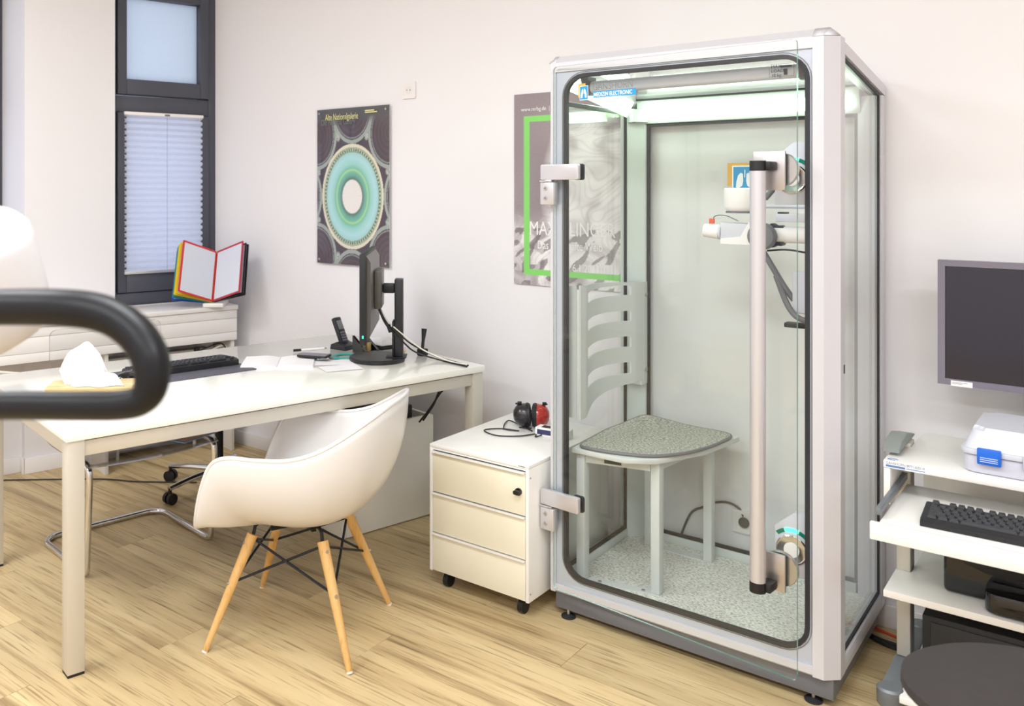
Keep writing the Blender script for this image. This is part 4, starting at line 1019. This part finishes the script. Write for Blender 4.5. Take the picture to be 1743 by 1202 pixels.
# backrest between the left posts
def bcurve(y_): 
    t = max(0, min(1, (y_-0.10)/0.40)); return 0.062+0.045*(1-math.sin(t*PI))*0.6-0.018*(y_ > 0.1)*math.sin(t*PI)
def bpiece(b, y0, y1, zlo, zhi, n=10):
    V = []
    for i in range(n+1):
        y_ = y0+(y1-y0)*i/n; x = bcurve(y_); lo = zlo(y_) if callable(zlo) else zlo; hi = zhi(y_) if callable(zhi) else zhi
        V.append([b.bm.verts.new((x, y_, lo)), b.bm.verts.new((x, y_, hi)), b.bm.verts.new((x-0.006, y_, hi)), b.bm.verts.new((x-0.006, y_, lo))])
    for A, C_ in zip(V, V[1:]):
        for k in range(4): b.bm.faces.new([A[k], A[(k+1) % 4], C_[(k+1) % 4], C_[k]])
    b.bm.faces.new(V[0][::-1]); b.bm.faces.new(V[-1])
bk = MB()
ztop = lambda y_: 1.125-0.055*y_
zbot = lambda y_: 0.665+0.055*math.sin(max(0, min(1, (y_-0.10)/0.45))*PI*0.5) if y_ > 0.1 else 0.665
bpiece(bk, 0.056, 0.135, lambda y_: zbot(y_), ztop, 6)
bpiece(bk, 0.478, 0.556, lambda y_: zbot(y_), ztop, 6)
sl_ = [(1.052, 1.088), (0.955, 0.993), (0.858, 0.897), (0.758, 0.800)]
bow = lambda z0: (lambda y_: z0-0.03*(y_-0.135)+0.010*math.sin((y_-0.135)/0.343*PI*0.6))
edges = [ztop]+[f for a, c_ in sl_ for f in (bow(c_), bow(a))]+[zbot]
for k in range(0, len(edges), 2): bpiece(bk, 0.135, 0.478, edges[k+1], edges[k], 12)
bmesh.ops.recalc_face_normals(bk.bm, faces=bk.bm.faces[:])
bo = bk.build('backrest', 'seat_paint', bt, sharp=50)
MB().prism([(0.556, 1.094), (0.625, 1.09), (0.625, 0.70), (0.556, 0.70)], 0.078, 0.0885, 'x').build('mount_bracket', 'seat_paint', bo)
MB().box(0.03, 0.0775, 0.5565, 0.562, 0.70, 1.09).build('mount_flange', 'seat_paint', bo)
MB().box(0.028, 0.075, 0.052, 0.0555, 0.67, 1.12).build('mount_flange', 'seat_paint', bo)
for z_ in (1.045, 0.755): MB().cyl((0.0886, 0.595, z_), (0.093, 0.595, z_), 0.009, seg=14).build('bolt', 'brushed_steel', bo)
# lung emblem on the rear pane
ey = BD-0.0285
em_ = MB().box(0.392, 0.470, ey-0.0008, ey+0.008, 1.462, 1.545).build('emblem_back', 'logo_orange', bt)
MB().box(0.409, 0.500, ey-0.0018, ey-0.0009, 1.438, 1.535).build('emblem_border', 'logo_white', em_)
MB().box(0.414, 0.496, ey-0.0028, ey-0.0019, 1.443, 1.530).build('emblem_field', 'logo_blue', em_)
lung = [(0.448, 1.505), (0.440, 1.509), (0.431, 1.500), (0.425, 1.478), (0.423, 1.457), (0.430, 1.452), (0.440, 1.458), (0.445, 1.462), (0.449, 1.478)]
MB().prism(lung, ey-0.0036, ey-0.0029, 'y').build('emblem_lung', 'logo_white', em_)
MB().prism([(0.908-x, z_) for x, z_ in lung], ey-0.0036, ey-0.0029, 'y').build('emblem_lung', 'logo_white', em_)
MB().box(0.4525, 0.4555, ey-0.0036, ey-0.0029, 1.492, 1.520).build('emblem_windpipe', 'logo_white', em_)
MB().tube([(0.468, ey-0.0032, 1.502), (0.472, ey-0.0032, 1.513), (0.482, ey-0.0032, 1.520), (0.495, ey-0.0032, 1.522)], 0.0035, 8, smooth=4, flat=0.15).build('emblem_hose', 'logo_white', em_)

# door: glass leaf hinged on the left, standing a hand's width open
DRL = 0.79
dr = MB().prism(rrect(0.0, DRL, 0.102, 1.862, 0.012, 3), -0.004, 0.004, 'y').build('door', ['door_glass', 'glass_edge'], bt, faceslot=lambda f: 0 if abs(f.normal.y) > 0.5 else 1)
dr.location = (0.025, -0.012, 0); dr.rotation_euler = (0, 0, -math.atan2(0.075, 0.787))
for zc in (1.507, 0.408):
    MB().prism(rrect(-0.040, 0.108, zc-0.026, zc+0.026, 0.006), -0.022, -0.0045, 'y', 0.002).build('hinge_arm', 'anodised', dr)
    MB().prism(rrect(0.075, 0.114, zc-0.027, zc+0.027, 0.008), 0.0045, 0.010, 'y').build('hinge_pad', 'rubber', dr)
    MB().box(-0.041, 0.006, -0.026, -0.006, zc-0.033, zc-0.027, 0.001).build('hinge_washer', 'chrome', dr)
    hb = MB().box(-0.040, 0.014, -0.024, 0.004, zc-0.110, zc-0.034, 0.004).build('hinge_block', 'anodised', dr)
    for dz in (-0.055, -0.088):
        MB().lathe([(0.0, 0.0), (0.0028, 0.0), (0.003, 0.0015), (0.0072, 0.0015), (0.0076, 0.0)], 16, Matrix.Translation((-0.018, -0.0242, zc+dz)) @ Matrix.Rotation(PI/2, 4, 'X')).build('screw', 'brushed_steel', dr)
for zc, z0, z1 in ((1.500, 1.447, 1.555), (0.390, 0.338, 0.440)):
    MB().box(0.676, 0.762, -0.0145, -0.0065, z0, z1, 0.001).build('handle_plate', 'brushed_steel', dr)
    MB().box(0.677, 0.761, -0.0063, -0.0042, z0+0.001, z1-0.001).build('plate_gasket', 'rubber', dr)
    MB().lathe([(0.0, 0.0), (0.046, 0.0), (0.048, 0.004), (0.048, 0.012), (0.044, 0.016), (0.0, 0.016)], 32, Matrix.Translation((0.742, 0.0045, zc+0.004)) @ Matrix.Rotation(-PI/2, 4, 'X')).build('magnet_disc', 'brushed_steel', dr)
MB().cyl((0.708, -0.062, 0.370), (0.708, -0.062, 1.500), 0.0205, seg=28).build('handle_bar', 'anodised', dr)
for z0, z1 in ((1.5005, 1.528), (0.342, 0.3695)):
    ec = MB().cyl((0.708, -0.062, z0), (0.708, -0.062, z1), 0.0212, seg=28).build('handle_cap', 'soft_black', dr)
    MB().box(0.712, 0.742, -0.062, -0.0148, z0+0.002, z1-0.002, 0.003).build('handle_bracket', 'soft_black', ec)
fy = -0.0046
MB().box(0.098, 0.126, fy-0.0004, fy, 1.752, 1.797).build('logo_square', 'logo_orange', dr)
MB().box(0.1045, 0.1365, fy-0.0010, fy-0.0006, 1.742, 1.789).build('logo_square', 'logo_white', dr)
MB().box(0.106, 0.135, fy-0.0016, fy-0.0012, 1.744, 1.787).build('logo_square', 'logo_blue', dr)
for sg in (-1, 1):
    MB().prism([(0.1205+sg*x, z_) for x, z_ in ((0.001, 1.772), (0.003, 1.780), (0.007, 1.774), (0.0105, 1.760), (0.0105, 1.749), (0.005, 1.750), (0.004, 1.760), (0.0012, 1.765))], fy-0.0022, fy-0.0018, 'y').build('logo_lung', 'logo_white', dr)
text('GANSHORN', 0.0305, 'print_grey', dr, (0.152, fy-0.0004, 1.771), FRONT, sx=0.86, bold=-0.0004)
MB().box(0.154, 0.307, fy-0.0004, fy, 1.746, 1.767).build('logo_bar', 'logo_blue', dr)
text('MEDIZIN ELECTRONIC', 0.0185, 'logo_white', dr, (0.157, fy-0.0012, 1.7502), FRONT, sx=0.735, bold=0.0003)

# ------------------------------------------------------------------ seat inside the cabin
bs = thing('cabin_seat', 'grey painted metal seat frame with four square legs inside the cabin', 'seat', (BX, BY, ZB+0.0203), 0)
FZ = 0.563-ZB-0.0203
MB().prism([(0.050, 0.068), (0.24, 0.066), (0.325, 0.125), (0.41, 0.331), (0.445, 0.575), (0.10, 0.585), (0.095, 0.545), (0.050, 0.50)], FZ-0.018, FZ, 'z', 0.003).build('seat_plate', 'seat_paint', bs)
for x, y_ in ((0.058, 0.085), (0.295, 0.150), (0.335, 0.520), (0.115, 0.520)):
    lg = MB().box(x, x+0.030, y_, y_+0.038, 0.004, FZ-0.0185, 0.002).build('leg', 'seat_paint', bs)
MB().prism([(0.058, 0.085), (0.325, 0.150), (0.325, 0.188), (0.058, 0.123)], 0.0, 0.0038, 'z').build('foot_plate', 'seat_paint', bs)
MB().prism([(0.115, 0.520), (0.365, 0.520), (0.365, 0.558), (0.115, 0.558)], 0.0, 0.0038, 'z').build('foot_plate', 'seat_paint', bs)
MB().prism([(0.0885, 0.094), (0.2945, 0.144), (0.2945, 0.150), (0.0885, 0.100)], FZ-0.05, FZ-0.0185, 'z').build('apron', 'seat_paint', bs)
MB().prism([(0.312, 0.19), (0.318, 0.19), (0.352, 0.519), (0.346, 0.519)], FZ-0.05, FZ-0.0185, 'z').build('apron', 'seat_paint', bs)
MB().prism([(0.150, 0.1085), (0.205, 0.1218), (0.205, 0.1212), (0.150, 0.1079)], FZ-0.044, FZ-0.024, 'z').build('rating_label', 'print_dark', bs)
for x, y_ in ((0.13, 0.115), (0.27, 0.149)): MB().cyl((x, y_, 0.0039), (x, y_, 0.008), 0.006, seg=10).build('floor_bolt', 'brushed_steel', bs)
cu = thing('seat_pad', 'speckled grey wool seat pad lying on the cabin seat', 'seat pad', (BX, BY, 0.5635), 0)
CU = [(0.072, 0.095), (0.062, 0.20), (0.058, 0.36), (0.082, 0.53), (0.115, 0.572), (0.20, 0.575), (0.30, 0.566), (0.418, 0.552), (0.426, 0.44), (0.405, 0.31), (0.365, 0.205), (0.30, 0.125), (0.20, 0.085), (0.11, 0.074)]
cuo = catmull([(x, y_, 0) for x, y_ in CU], 5, True)
cx_, cy_ = 0.24, 0.33
pd = MB()
def padf(u, v):
    p = cuo[int(round(u*len(cuo))) % len(cuo)]
    lift = 0.012*max(0, 1-math.hypot(p.x-0.10, p.y-0.57)/0.14)
    return Vector((cx_+(p.x-cx_)*v, cy_+(p.y-cy_)*v, 0.013-0.002*v+lift*v**4))
pd.grid(padf, len(cuo), 10, True)
bmesh.ops.remove_doubles(pd.bm, verts=pd.bm.verts[:], dist=0.0003)
pd.build('wool_top', 'speckled_wool', cu, sharp=80)
MB().tube([(p.x, p.y, 0.006+0.012*max(0, 1-math.hypot(p.x-0.10, p.y-0.57)/0.14)) for p in cuo], 0.006, 8, closed=True).build('bound_edge', 'plinth_grey', cu)

# ------------------------------------------------------------------ measuring arm in the cabin
ma = thing('breathing_sensor', 'white breathing flow sensor on a jointed arm inside the cabin', 'medical device', (BX, BY, 0), 0)
yA = 0.30
MB().cyl((0.420, yA, 1.312), (0.470, yA, 1.308), 0.022, 0.025, 24).build('mouthpiece', 'paper', ma)
MB().cyl((0.4705, yA, 1.308), (0.478, yA, 1.308), 0.026, seg=24).build('mouthpiece_collar', 'case_grey', ma)
MB().prism([(0.4785, 1.282), (0.4785, 1.340), (0.585, 1.338), (0.585, 1.274), (0.49, 1.274)], yA-0.024, yA+0.024, 'y', 0.005).build('sensor_body', 'case_grey', ma)
MB().prism([(0.482, 1.270), (0.482, 1.288), (0.545, 1.296), (0.572, 1.344), (0.60, 1.344), (0.60, 1.270)], yA-0.029, yA-0.0245, 'y').build('sensor_cover', 'paper', ma)
MB().lathe([(0.0, 0.0), (0.040, 0.0), (0.043, 0.006), (0.043, 0.026), (0.038, 0.032), (0.0, 0.034)], 28, Matrix.Translation((0.618, yA-0.03, 1.300)) @ Matrix.Rotation(PI/2, 4, 'X')).build('joint_disc', 'plinth_grey', ma)
k_ = MB()
kp = [(0.036*(1+0.10*math.cos(7*2*PI*i/56))*math.cos(2*PI*i/56), 0.036*(1+0.10*math.cos(7*2*PI*i/56))*math.sin(2*PI*i/56)) for i in range(56)]
k_.prism(kp, 0, 0.028, 'z', 0.0, Matrix.Translation((0.645, yA+0.0, 1.302)) @ Matrix.Rotation(PI/2, 4, 'X') @ Matrix.Translation((0, 0, -0.014))).build('clamp_knob', 'print_dark', ma)
MB().cyl((0.586, yA, 1.305), (0.84, yA, 1.305), 0.026, seg=24).build('arm_tube', 'paper', ma)
MB().box(0.650, 0.84, yA-0.02, yA+0.02, 1.346, 1.372, 0.003).build('arm_rail', 'case_grey', ma)
MB().box(0.655, 0.682, yA-0.015, yA+0.015, 1.3725, 1.377, 0.001).build('rail_pad', 'soft_black', ma)
MB().box(0.78, 0.835, yA-0.03, yA+0.03, 1.03, 1.27, 0.008).build('wall_column', 'case_grey', ma)
MB().box(0.70, 0.779, yA-0.022, yA+0.022, 1.06, 1.19, 0.006).build('valve_housing', 'case_grey2', ma)
MB().box(0.675, 0.83, yA-0.018, yA+0.018, 1.014, 1.029, 0.003).build('cable_clip', 'soft_black', ma)
MB().lathe([(0.0, 0.0), (0.046, 0.0), (0.052, 0.008), (0.055, 0.014), (0.055, 0.072), (0.051, 0.076), (0.0, 0.076)], 32, Matrix.Translation((0.535, yA+0.02, 1.378))).build('sensor_can', 'paper', ma)
MB().lathe([(0.046, 0.0), (0.050, 0.0), (0.050, -0.006), (0.046, -0.006)], 32, Matrix.Translation((0.535, yA+0.02, 1.3775))).build('can_ring', 'plinth_grey', ma)
MB().cyl((0.59, yA+0.02, 1.395), (0.84, yA+0.02, 1.395), 0.007, seg=12).build('can_rod', 'case_grey', ma)
MB().tube([(0.600, yA-0.01, 1.268), (0.64, yA-0.012, 1.20), (0.675, yA-0.01, 1.14), (0.70, yA, 1.10)], 0.009, 10, smooth=6).build('hose', 'plinth_grey', ma)
MB().tube([(0.65, yA-0.012, 1.175), (0.69, yA-0.022, 1.08), (0.73, yA-0.03, 1.045), (0.78, yA-0.03, 1.05)], 0.009, 10, smooth=6).build('hose', 'plinth_grey', ma)
MB().tube([(0.62, yA, 1.252), (0.68, yA-0.005, 1.258), (0.74, yA, 1.25), (0.79, yA, 1.24)], 0.003, 8, smooth=6).build('wire', 'cable_black', ma)
MB().tube([(0.605, yA+0.03, 1.42), (0.65, yA+0.02, 1.46), (0.72, yA+0.02, 1.45), (0.76, yA+0.02, 1.38)], 0.009, 10, smooth=6).build('hose', 'plinth_grey', ma)
MB().tube([(0.445, yA, 1.336), (0.455, yA, 1.36), (0.49, yA, 1.362), (0.53, yA, 1.345)], 0.0015, 6, smooth=6).build('tube_line', 'acrylic', ma)
MB().prism([(0.436, 1.335), (0.452, 1.335), (0.452, 1.352), (0.436, 1.352)], yA-0.006, yA+0.006, 'y', 0.002).build('marker_clip', 'orange_mark', ma)

# mains plug behind the cabin
pg_ = thing('mains_plug', 'dark mains plug and curved cable in the socket behind the cabin', 'plug', (-1.048, WY-0.012, 0.235), 0)
MB().lathe([(0.0, 0.010), (0.014, 0.009), (0.019, 0.004), (0.019, 0.0), (0.0, 0.0)], 20, Matrix.Rotation(PI/2, 4, 'X')).build('plug_head', 'plug_grey', pg_)
mc = thing('mains_cable', 'grey mains cable arching from the socket behind the rear pane', 'cable', (-1.048, WY-0.0015, 0.235), 0)
MB().tube([(-0.004, -0.004, 0.019), (-0.02, -0.004, 0.045), (-0.06, -0.004, 0.058), (-0.11, -0.004, 0.045), (-0.15, -0.004, 0.02), (-0.20, -0.004, -0.02), (-0.25, -0.004, -0.15)], 0.0042, 8, smooth=8).build('cord', 'plug_grey', mc)

# ------------------------------------------------------------------ equipment trolley at the right
TX, TY = -0.500, 2.70
tr = thing('equipment_trolley', 'white and grey rolling equipment trolley right of the cabin', 'trolley', (TX, TY, 0), 0)
TWD = 0.72
for x in (0.0, TWD-0.035):
    po_ = MB().box(x, x+0.035, 0.235, 0.30, 0.095, 0.715, 0.003).build('upright', 'desk_frame', tr)
    for yy in (0.245, 0.265, 0.285): MB().box(x+0.0352, x+0.0362, yy-0.003, yy+0.003, 0.10, 0.70).build('groove', 'cart_grey', po_)
    MB().prism([(0.10, 0.716), (0.34, 0.716), (0.34, 0.722), (0.22, 0.748), (0.14, 0.742), (0.10, 0.725)], x-0.012, x+0.03, 'x', 0.003).build('end_cap', 'cart_cap', po_)
    MB().box(x-0.005, x+0.045, 0.02, 0.50, 0.062, 0.094, 0.006).build('base_leg', 'cart_grey', tr)
    for yy in (0.03, 0.49):
        cs = MB().lathe([(0.0, 0.0), (0.030, 0.0), (0.033, 0.004), (0.033, 0.044), (0.028, 0.050), (0.0, 0.050)], 24, Matrix.Translation((x+0.02, yy, 0.048))).build('caster_hood', 'cart_grey', tr)
        MB().cyl((x+0.008, yy, 0.0235), (x+0.032, yy, 0.0235), 0.0235, seg=20).build('caster_wheel', 'soft_black', cs)
shelf_o = lambda x0, y0: [(x0, y0), (TWD-x0, y0), (TWD-x0, 0.234), (TWD-0.036, 0.234), (TWD-0.036, 0.44), (0.036, 0.44), (0.036, 0.234), (x0, 0.234)]
MB().prism(shelf_o(0.0, 0.05), 0.685, 0.706, 'z', 0.002).build('top_shelf', 'case_white', tr)
MB().box(0.0, 0.016, 0.052, 0.232, 0.585, 0.684, 0.001).build('drawer_cheek', 'case_white', tr)
MB().box(TWD-0.016, TWD, 0.052, 0.232, 0.585, 0.684, 0.001).build('drawer_cheek', 'case_white', tr)
MB().box(0.0165, 0.028, -0.14, 0.234, 0.612, 0.630, 0.001).build('slide_rail', 'cart_grey', tr)
MB().box(TWD-0.028, TWD-0.0165, -0.14, 0.234, 0.612, 0.630, 0.001).build('slide_rail', 'cart_grey', tr)
MB().box(0.029, TWD-0.029, -0.17, 0.22, 0.594, 0.602, 0.001).build('keyboard_tray', 'case_white', tr)
MB().box(0.012, TWD-0.012, -0.186, -0.1705, 0.562, 0.606, 0.002).build('tray_front', 'case_white', tr)
MB().prism(shelf_o(-0.002, 0.06), 0.325, 0.345, 'z', 0.002).build('middle_shelf', 'case_white', tr)
MB().box(0.046, TWD-0.046, 0.0, 0.48, 0.075, 0.094, 0.002).build('bottom_shelf', 'case_white', tr)
MB().box(0.037, TWD-0.037, 0.441, 0.452, 0.36, 0.64).build('back_panel', 'case_white', tr)
lb = MB().box(0.004, 0.105, 0.0492, 0.0498, 0.6865, 0.704).build('company_label', 'logo_white', tr)
text('GANSHORN', 0.0100, 'print_grey', lb, (0.006, 0.0489, 0.6965), FRONT, sx=0.85)
MB().box(0.006, 0.052, 0.0486, 0.0491, 0.689, 0.6945).build('label_bar', 'print_blue', lb)
text('09771 6222-14', 0.0092, 'print_dark', lb, (0.055, 0.0489, 0.6965), FRONT, sx=0.75)
MB().box(0.055, 0.098, 0.0486, 0.0491, 0.6905, 0.6925).build('fine_print_line', 'print_blue', lb)
MB().tube([(0.02+0.012*math.cos(a_*PI/6), 0.066+0.007*math.sin(a_*PI/6), 0.7065) for a_ in range(11)], 0.0012, 6).build('sticker_mark', 'print_blue', tr)
MB().cyl((0.06, 0.22, 0.13), (0.06, 0.17, 0.13), 0.006, seg=10).build('clamp_screw', 'brushed_steel', tr)
ck = thing('trolley_keyboard', 'black keyboard on the pulled-out trolley tray', 'keyboard', (-0.388, 2.575, 0.6025), 0.03)
keyboard(ck)
cs_ = thing('equipment_case', 'light grey plastic carrying case with a blue latch on the trolley', 'case', (-0.322, 2.775, 0.7065), -0.02)
MB().prism(rrect(0.0, 0.42, 0.0, 0.27, 0.03), 0.0, 0.048, 'z', 0.008).build('lower_shell', 'case_grey2', cs_)
MB().prism(rrect(-0.005, 0.425, -0.005, 0.275, 0.032), 0.0485, 0.062, 'z', 0.002).build('rim', 'case_grey', cs_)
up = MB(); up.prism(rrect(0.0, 0.42, 0.0, 0.27, 0.03), 0.0625, 0.115, 'z')
for v in up.bm.verts:
    if v.co.z > 0.1: v.co.x = 0.21+(v.co.x-0.21)*0.90; v.co.y = 0.145+(v.co.y-0.145)*0.80
ed = [e for e in up.bm.edges if all(v.co.z > 0.1 for v in e.verts)]
bmesh.ops.bevel(up.bm, geom=ed, offset=0.010, segments=3, affect='EDGES')
up.build('upper_shell', 'case_grey', cs_)
lt = MB().box(0.034, 0.086, -0.015, -0.0055, 0.028, 0.070, 0.003).build('latch', 'latch_blue', cs_)
for k in range(3): MB().box(0.041, 0.079, -0.0158, -0.0151, 0.036+k*0.005, 0.0372+k*0.005).build('latch_ridge', 'logo_white', lt)
MB().box(0.334, 0.386, -0.015, -0.0055, 0.028, 0.070, 0.003).build('latch', 'latch_blue', cs_)
MB().box(0.13, 0.29, -0.012, -0.0055, 0.03, 0.066, 0.004).build('handle', 'case_grey2', cs_)
prn = thing('printer', 'black printer with rounded paper tray on the middle trolley shelf', 'printer', (-0.375, 2.855, 0.3455), 0)
MB().box(0.0, 0.42, 0.0, 0.27, 0.0, 0.165, 0.012, 3).build('body', 'gloss_black', prn)
MB().prism(rrect(0.10, 0.36, -0.085, 0.10, 0.03), 0.004, 0.055, 'z', 0.004).build('paper_tray', 'gloss_black', prn)
MB().prism([(0.035, 0.12), (0.05, 0.09), (0.10, 0.075), (0.38, 0.075), (0.38, 0.16), (0.035, 0.16)], -0.004, -0.0005, 'y').build('front_flap', 'soft_black', prn)
MB().box(0.008, 0.028, -0.0015, -0.0002, 0.13, 0.14).build('badge', 'print_dark', prn)
pc = thing('trolley_computer', 'black computer tower on the bottom trolley shelf', 'computer', (-0.425, 2.86, 0.0945), 0)
MB().box(0.0, 0.40, 0.0, 0.30, 0.0, 0.17, 0.004).build('housing', 'soft_black', pc)
MB().box(0.02, 0.38, -0.004, -0.0005, 0.015, 0.155, 0.002).build('front_bezel', 'black_plastic', pc)
MB().cyl((0.345, -0.0042, 0.13), (0.345, -0.008, 0.13), 0.008, seg=16).build('power_button', 'brushed_steel', pc)
tm = thing('trolley_monitor', 'grey framed flat monitor above the trolley at the right edge', 'monitor', (-0.424, 3.135, 0.0), -0.01)
bz = [(0.0, 0.864), (0.46, 0.864), (0.46, 1.236), (0.006, 1.236)]
MB().ring(rect_like(0.019, 0.442, 0.882, 1.219), rect_like(0.0, 0.461, 0.864, 1.237), -0.012, 0.012).build('bezel', 'bezel_grey', tm)
MB().box(0.0185, 0.4425, -0.006, 0.006, 0.8815, 1.2195).build('display', 'screen', tm)
MB().box(0.03, 0.43, 0.0125, 0.034, 0.89, 1.21, 0.006).build('back_shell', 'bezel_grey', tm)
MB().box(0.18, 0.28, 0.0345, 0.055, 0.98, 1.08, 0.004).build('mount_plate', 'cart_grey', tm)
MB().box(0.205, 0.255, 0.0555, 0.085, 0.7065, 1.08, 0.003).build('mount_column', 'cart_grey', tm)
MB().box(0.15, 0.31, 0.0, 0.10, 0.7062, 0.712, 0.002).build('mount_foot', 'cart_grey', tm)
lb2 = MB().box(0.034, 0.088, -0.0135, -0.0125, 0.862, 0.878).build('paper_label', 'paper', tm)
MB().box(0.037, 0.076, -0.0140, -0.0136, 0.8725, 0.8735).build('fine_print_line', 'print_grey', lb2)
MB().box(0.037, 0.062, -0.0140, -0.0136, 0.8690, 0.8700).build('fine_print_line', 'print_grey', lb2)
# cables on the floor between cabin and trolley
fcr = thing('wall_cable', 'black and red cables on the floor between cabin and trolley', 'cable', (0, 0, 0.0065))
MB().tube([(-0.72, 3.29, 0), (-0.654, 3.236, 0.002), (-0.60, 3.20, 0), (-0.50, 3.19, 0), (-0.40, 3.20, 0)], 0.006, 8, smooth=6).build('cord', 'cable_black', fcr)
MB().tube([(-0.72, 3.27, 0), (-0.64, 3.21, 0.001), (-0.58, 3.175, 0.0), (-0.48, 3.16, 0), (-0.40, 3.165, 0)], 0.006, 8, smooth=6).build('cord', 'cable_black', fcr)
MB().tube([(-0.70, 3.29, 0.01), (-0.62, 3.25, 0.010), (-0.56, 3.235, 0.006), (-0.48, 3.23, 0.0), (-0.40, 3.24, 0)], 0.0045, 8, smooth=6).build('cord', 'cable_red', fcr)

# ------------------------------------------------------------------ dark upholstered stool in the right foreground
ds = thing('swivel_chair', 'dark fabric swivel chair seat cropped by the lower right corner', 'chair', (-0.105, 2.02, 0), 0.25)
MB().lathe([(0.0, 0.452), (0.10, 0.455), (0.175, 0.470), (0.200, 0.495), (0.199, 0.512), (0.178, 0.527), (0.10, 0.538), (0.0, 0.541)], 48, None, 1.15, 1.0).build('seat', 'fabric_dark', ds)
MB().lathe([(0.0, 0.440), (0.12, 0.440), (0.17, 0.4515), (0.0, 0.4515)], 32, None, 1.15, 1.0).build('seat_pan', 'soft_black', ds)
MB().cyl((0, 0, 0.09), (0, 0, 0.4395), 0.022, seg=16).build('gas_lift', 'dark_steel', ds)
for k in range(5):
    a = math.radians(20+72*k); dx, dy = math.cos(a), math.sin(a)
    ar = MB().tube([(0.02*dx, 0.02*dy, 0.085), (0.25*dx, 0.25*dy, 0.068)], lambda t: 0.02-0.006*t, 10).build('base_arm', 'soft_black', ds)
    MB().cyl((0.25*dx-dy*0.018, 0.25*dy+dx*0.018, 0.026), (0.25*dx+dy*0.018, 0.25*dy-dx*0.018, 0.026), 0.026, seg=18).build('caster_wheel', 'soft_black', ar)

# ------------------------------------------------------------------ ergometer in the left foreground
eg = thing('ergometer', 'exercise ergometer with black loop handlebar and white head in the left foreground', 'ergometer', (-1.2941, 0.4076, 0), 0.7063)
loop = [(0.1095, -0.13, 1.2876), (0.2108, -0.18, 1.3163), (0.3251, -0.22, 1.3249), (0.4041, -0.25, 1.3283), (0.4463, -0.26, 1.3237), (0.477, -0.27, 1.3098), (0.4972, -0.28, 1.2882), (0.5026, -0.285, 1.2659), (0.4962, -0.285, 1.2497), (0.474, -0.28, 1.2404), (0.4195, -0.26, 1.2344), (0.3251, -0.22, 1.2247), (0.2108, -0.18, 1.2112), (0.1095, -0.13, 1.2193)]
MB().tube([(x, y_, z_-(0.004 if z_ < 1.25 else 0.0)) for x, y_, z_ in loop], lambda t: 0.0192-0.0042*max(0, min(1, (t-0.46)/0.14))*max(0, min(1, (1.0-t)/0.08)), 18, closed=True, smooth=6).build('handlebar', 'grip_black', eg)
hc = Vector((0.1234, 0.13, 1.3232))
M = Matrix.Translation(hc) @ Matrix.Rotation(math.radians(20), 4, 'X')
MB().lathe([(0.0, 0.088), (0.05, 0.086), (0.088, 0.078), (0.100, 0.066), (0.104, 0.05), (0.112, -0.02), (0.114, -0.05), (0.104, -0.082), (0.07, -0.106), (0.0, -0.112)], 40, M).build('head', 'erg_white', eg)
MB().tube([hc+Vector((0, 0.02, -0.10)), Vector((hc.x-0.02, hc.y+0.02, 0.9)), Vector((hc.x-0.06, hc.y-0.02, 0.13))], 0.035, 20).build('column', 'erg_white', eg)
MB().tube([Vector((0.1353, -0.145, 1.263)), Vector((hc.x-0.10, hc.y-0.12, 1.17)), Vector((hc.x-0.03, hc.y+0.01, 1.10))], 0.016, 12).build('stem', 'soft_black', eg)
MB().box(hc.x-0.36, hc.x+0.16, hc.y-0.14, hc.y+0.10, 0.02, 0.13, 0.03, 3).build('base', 'erg_white', eg)
for x in (hc.x-0.33, hc.x+0.13): MB().box(x-0.03, x+0.03, hc.y-0.2, hc.y+0.16, 0.0, 0.0195, 0.004).build('floor_bar', 'soft_black', eg)
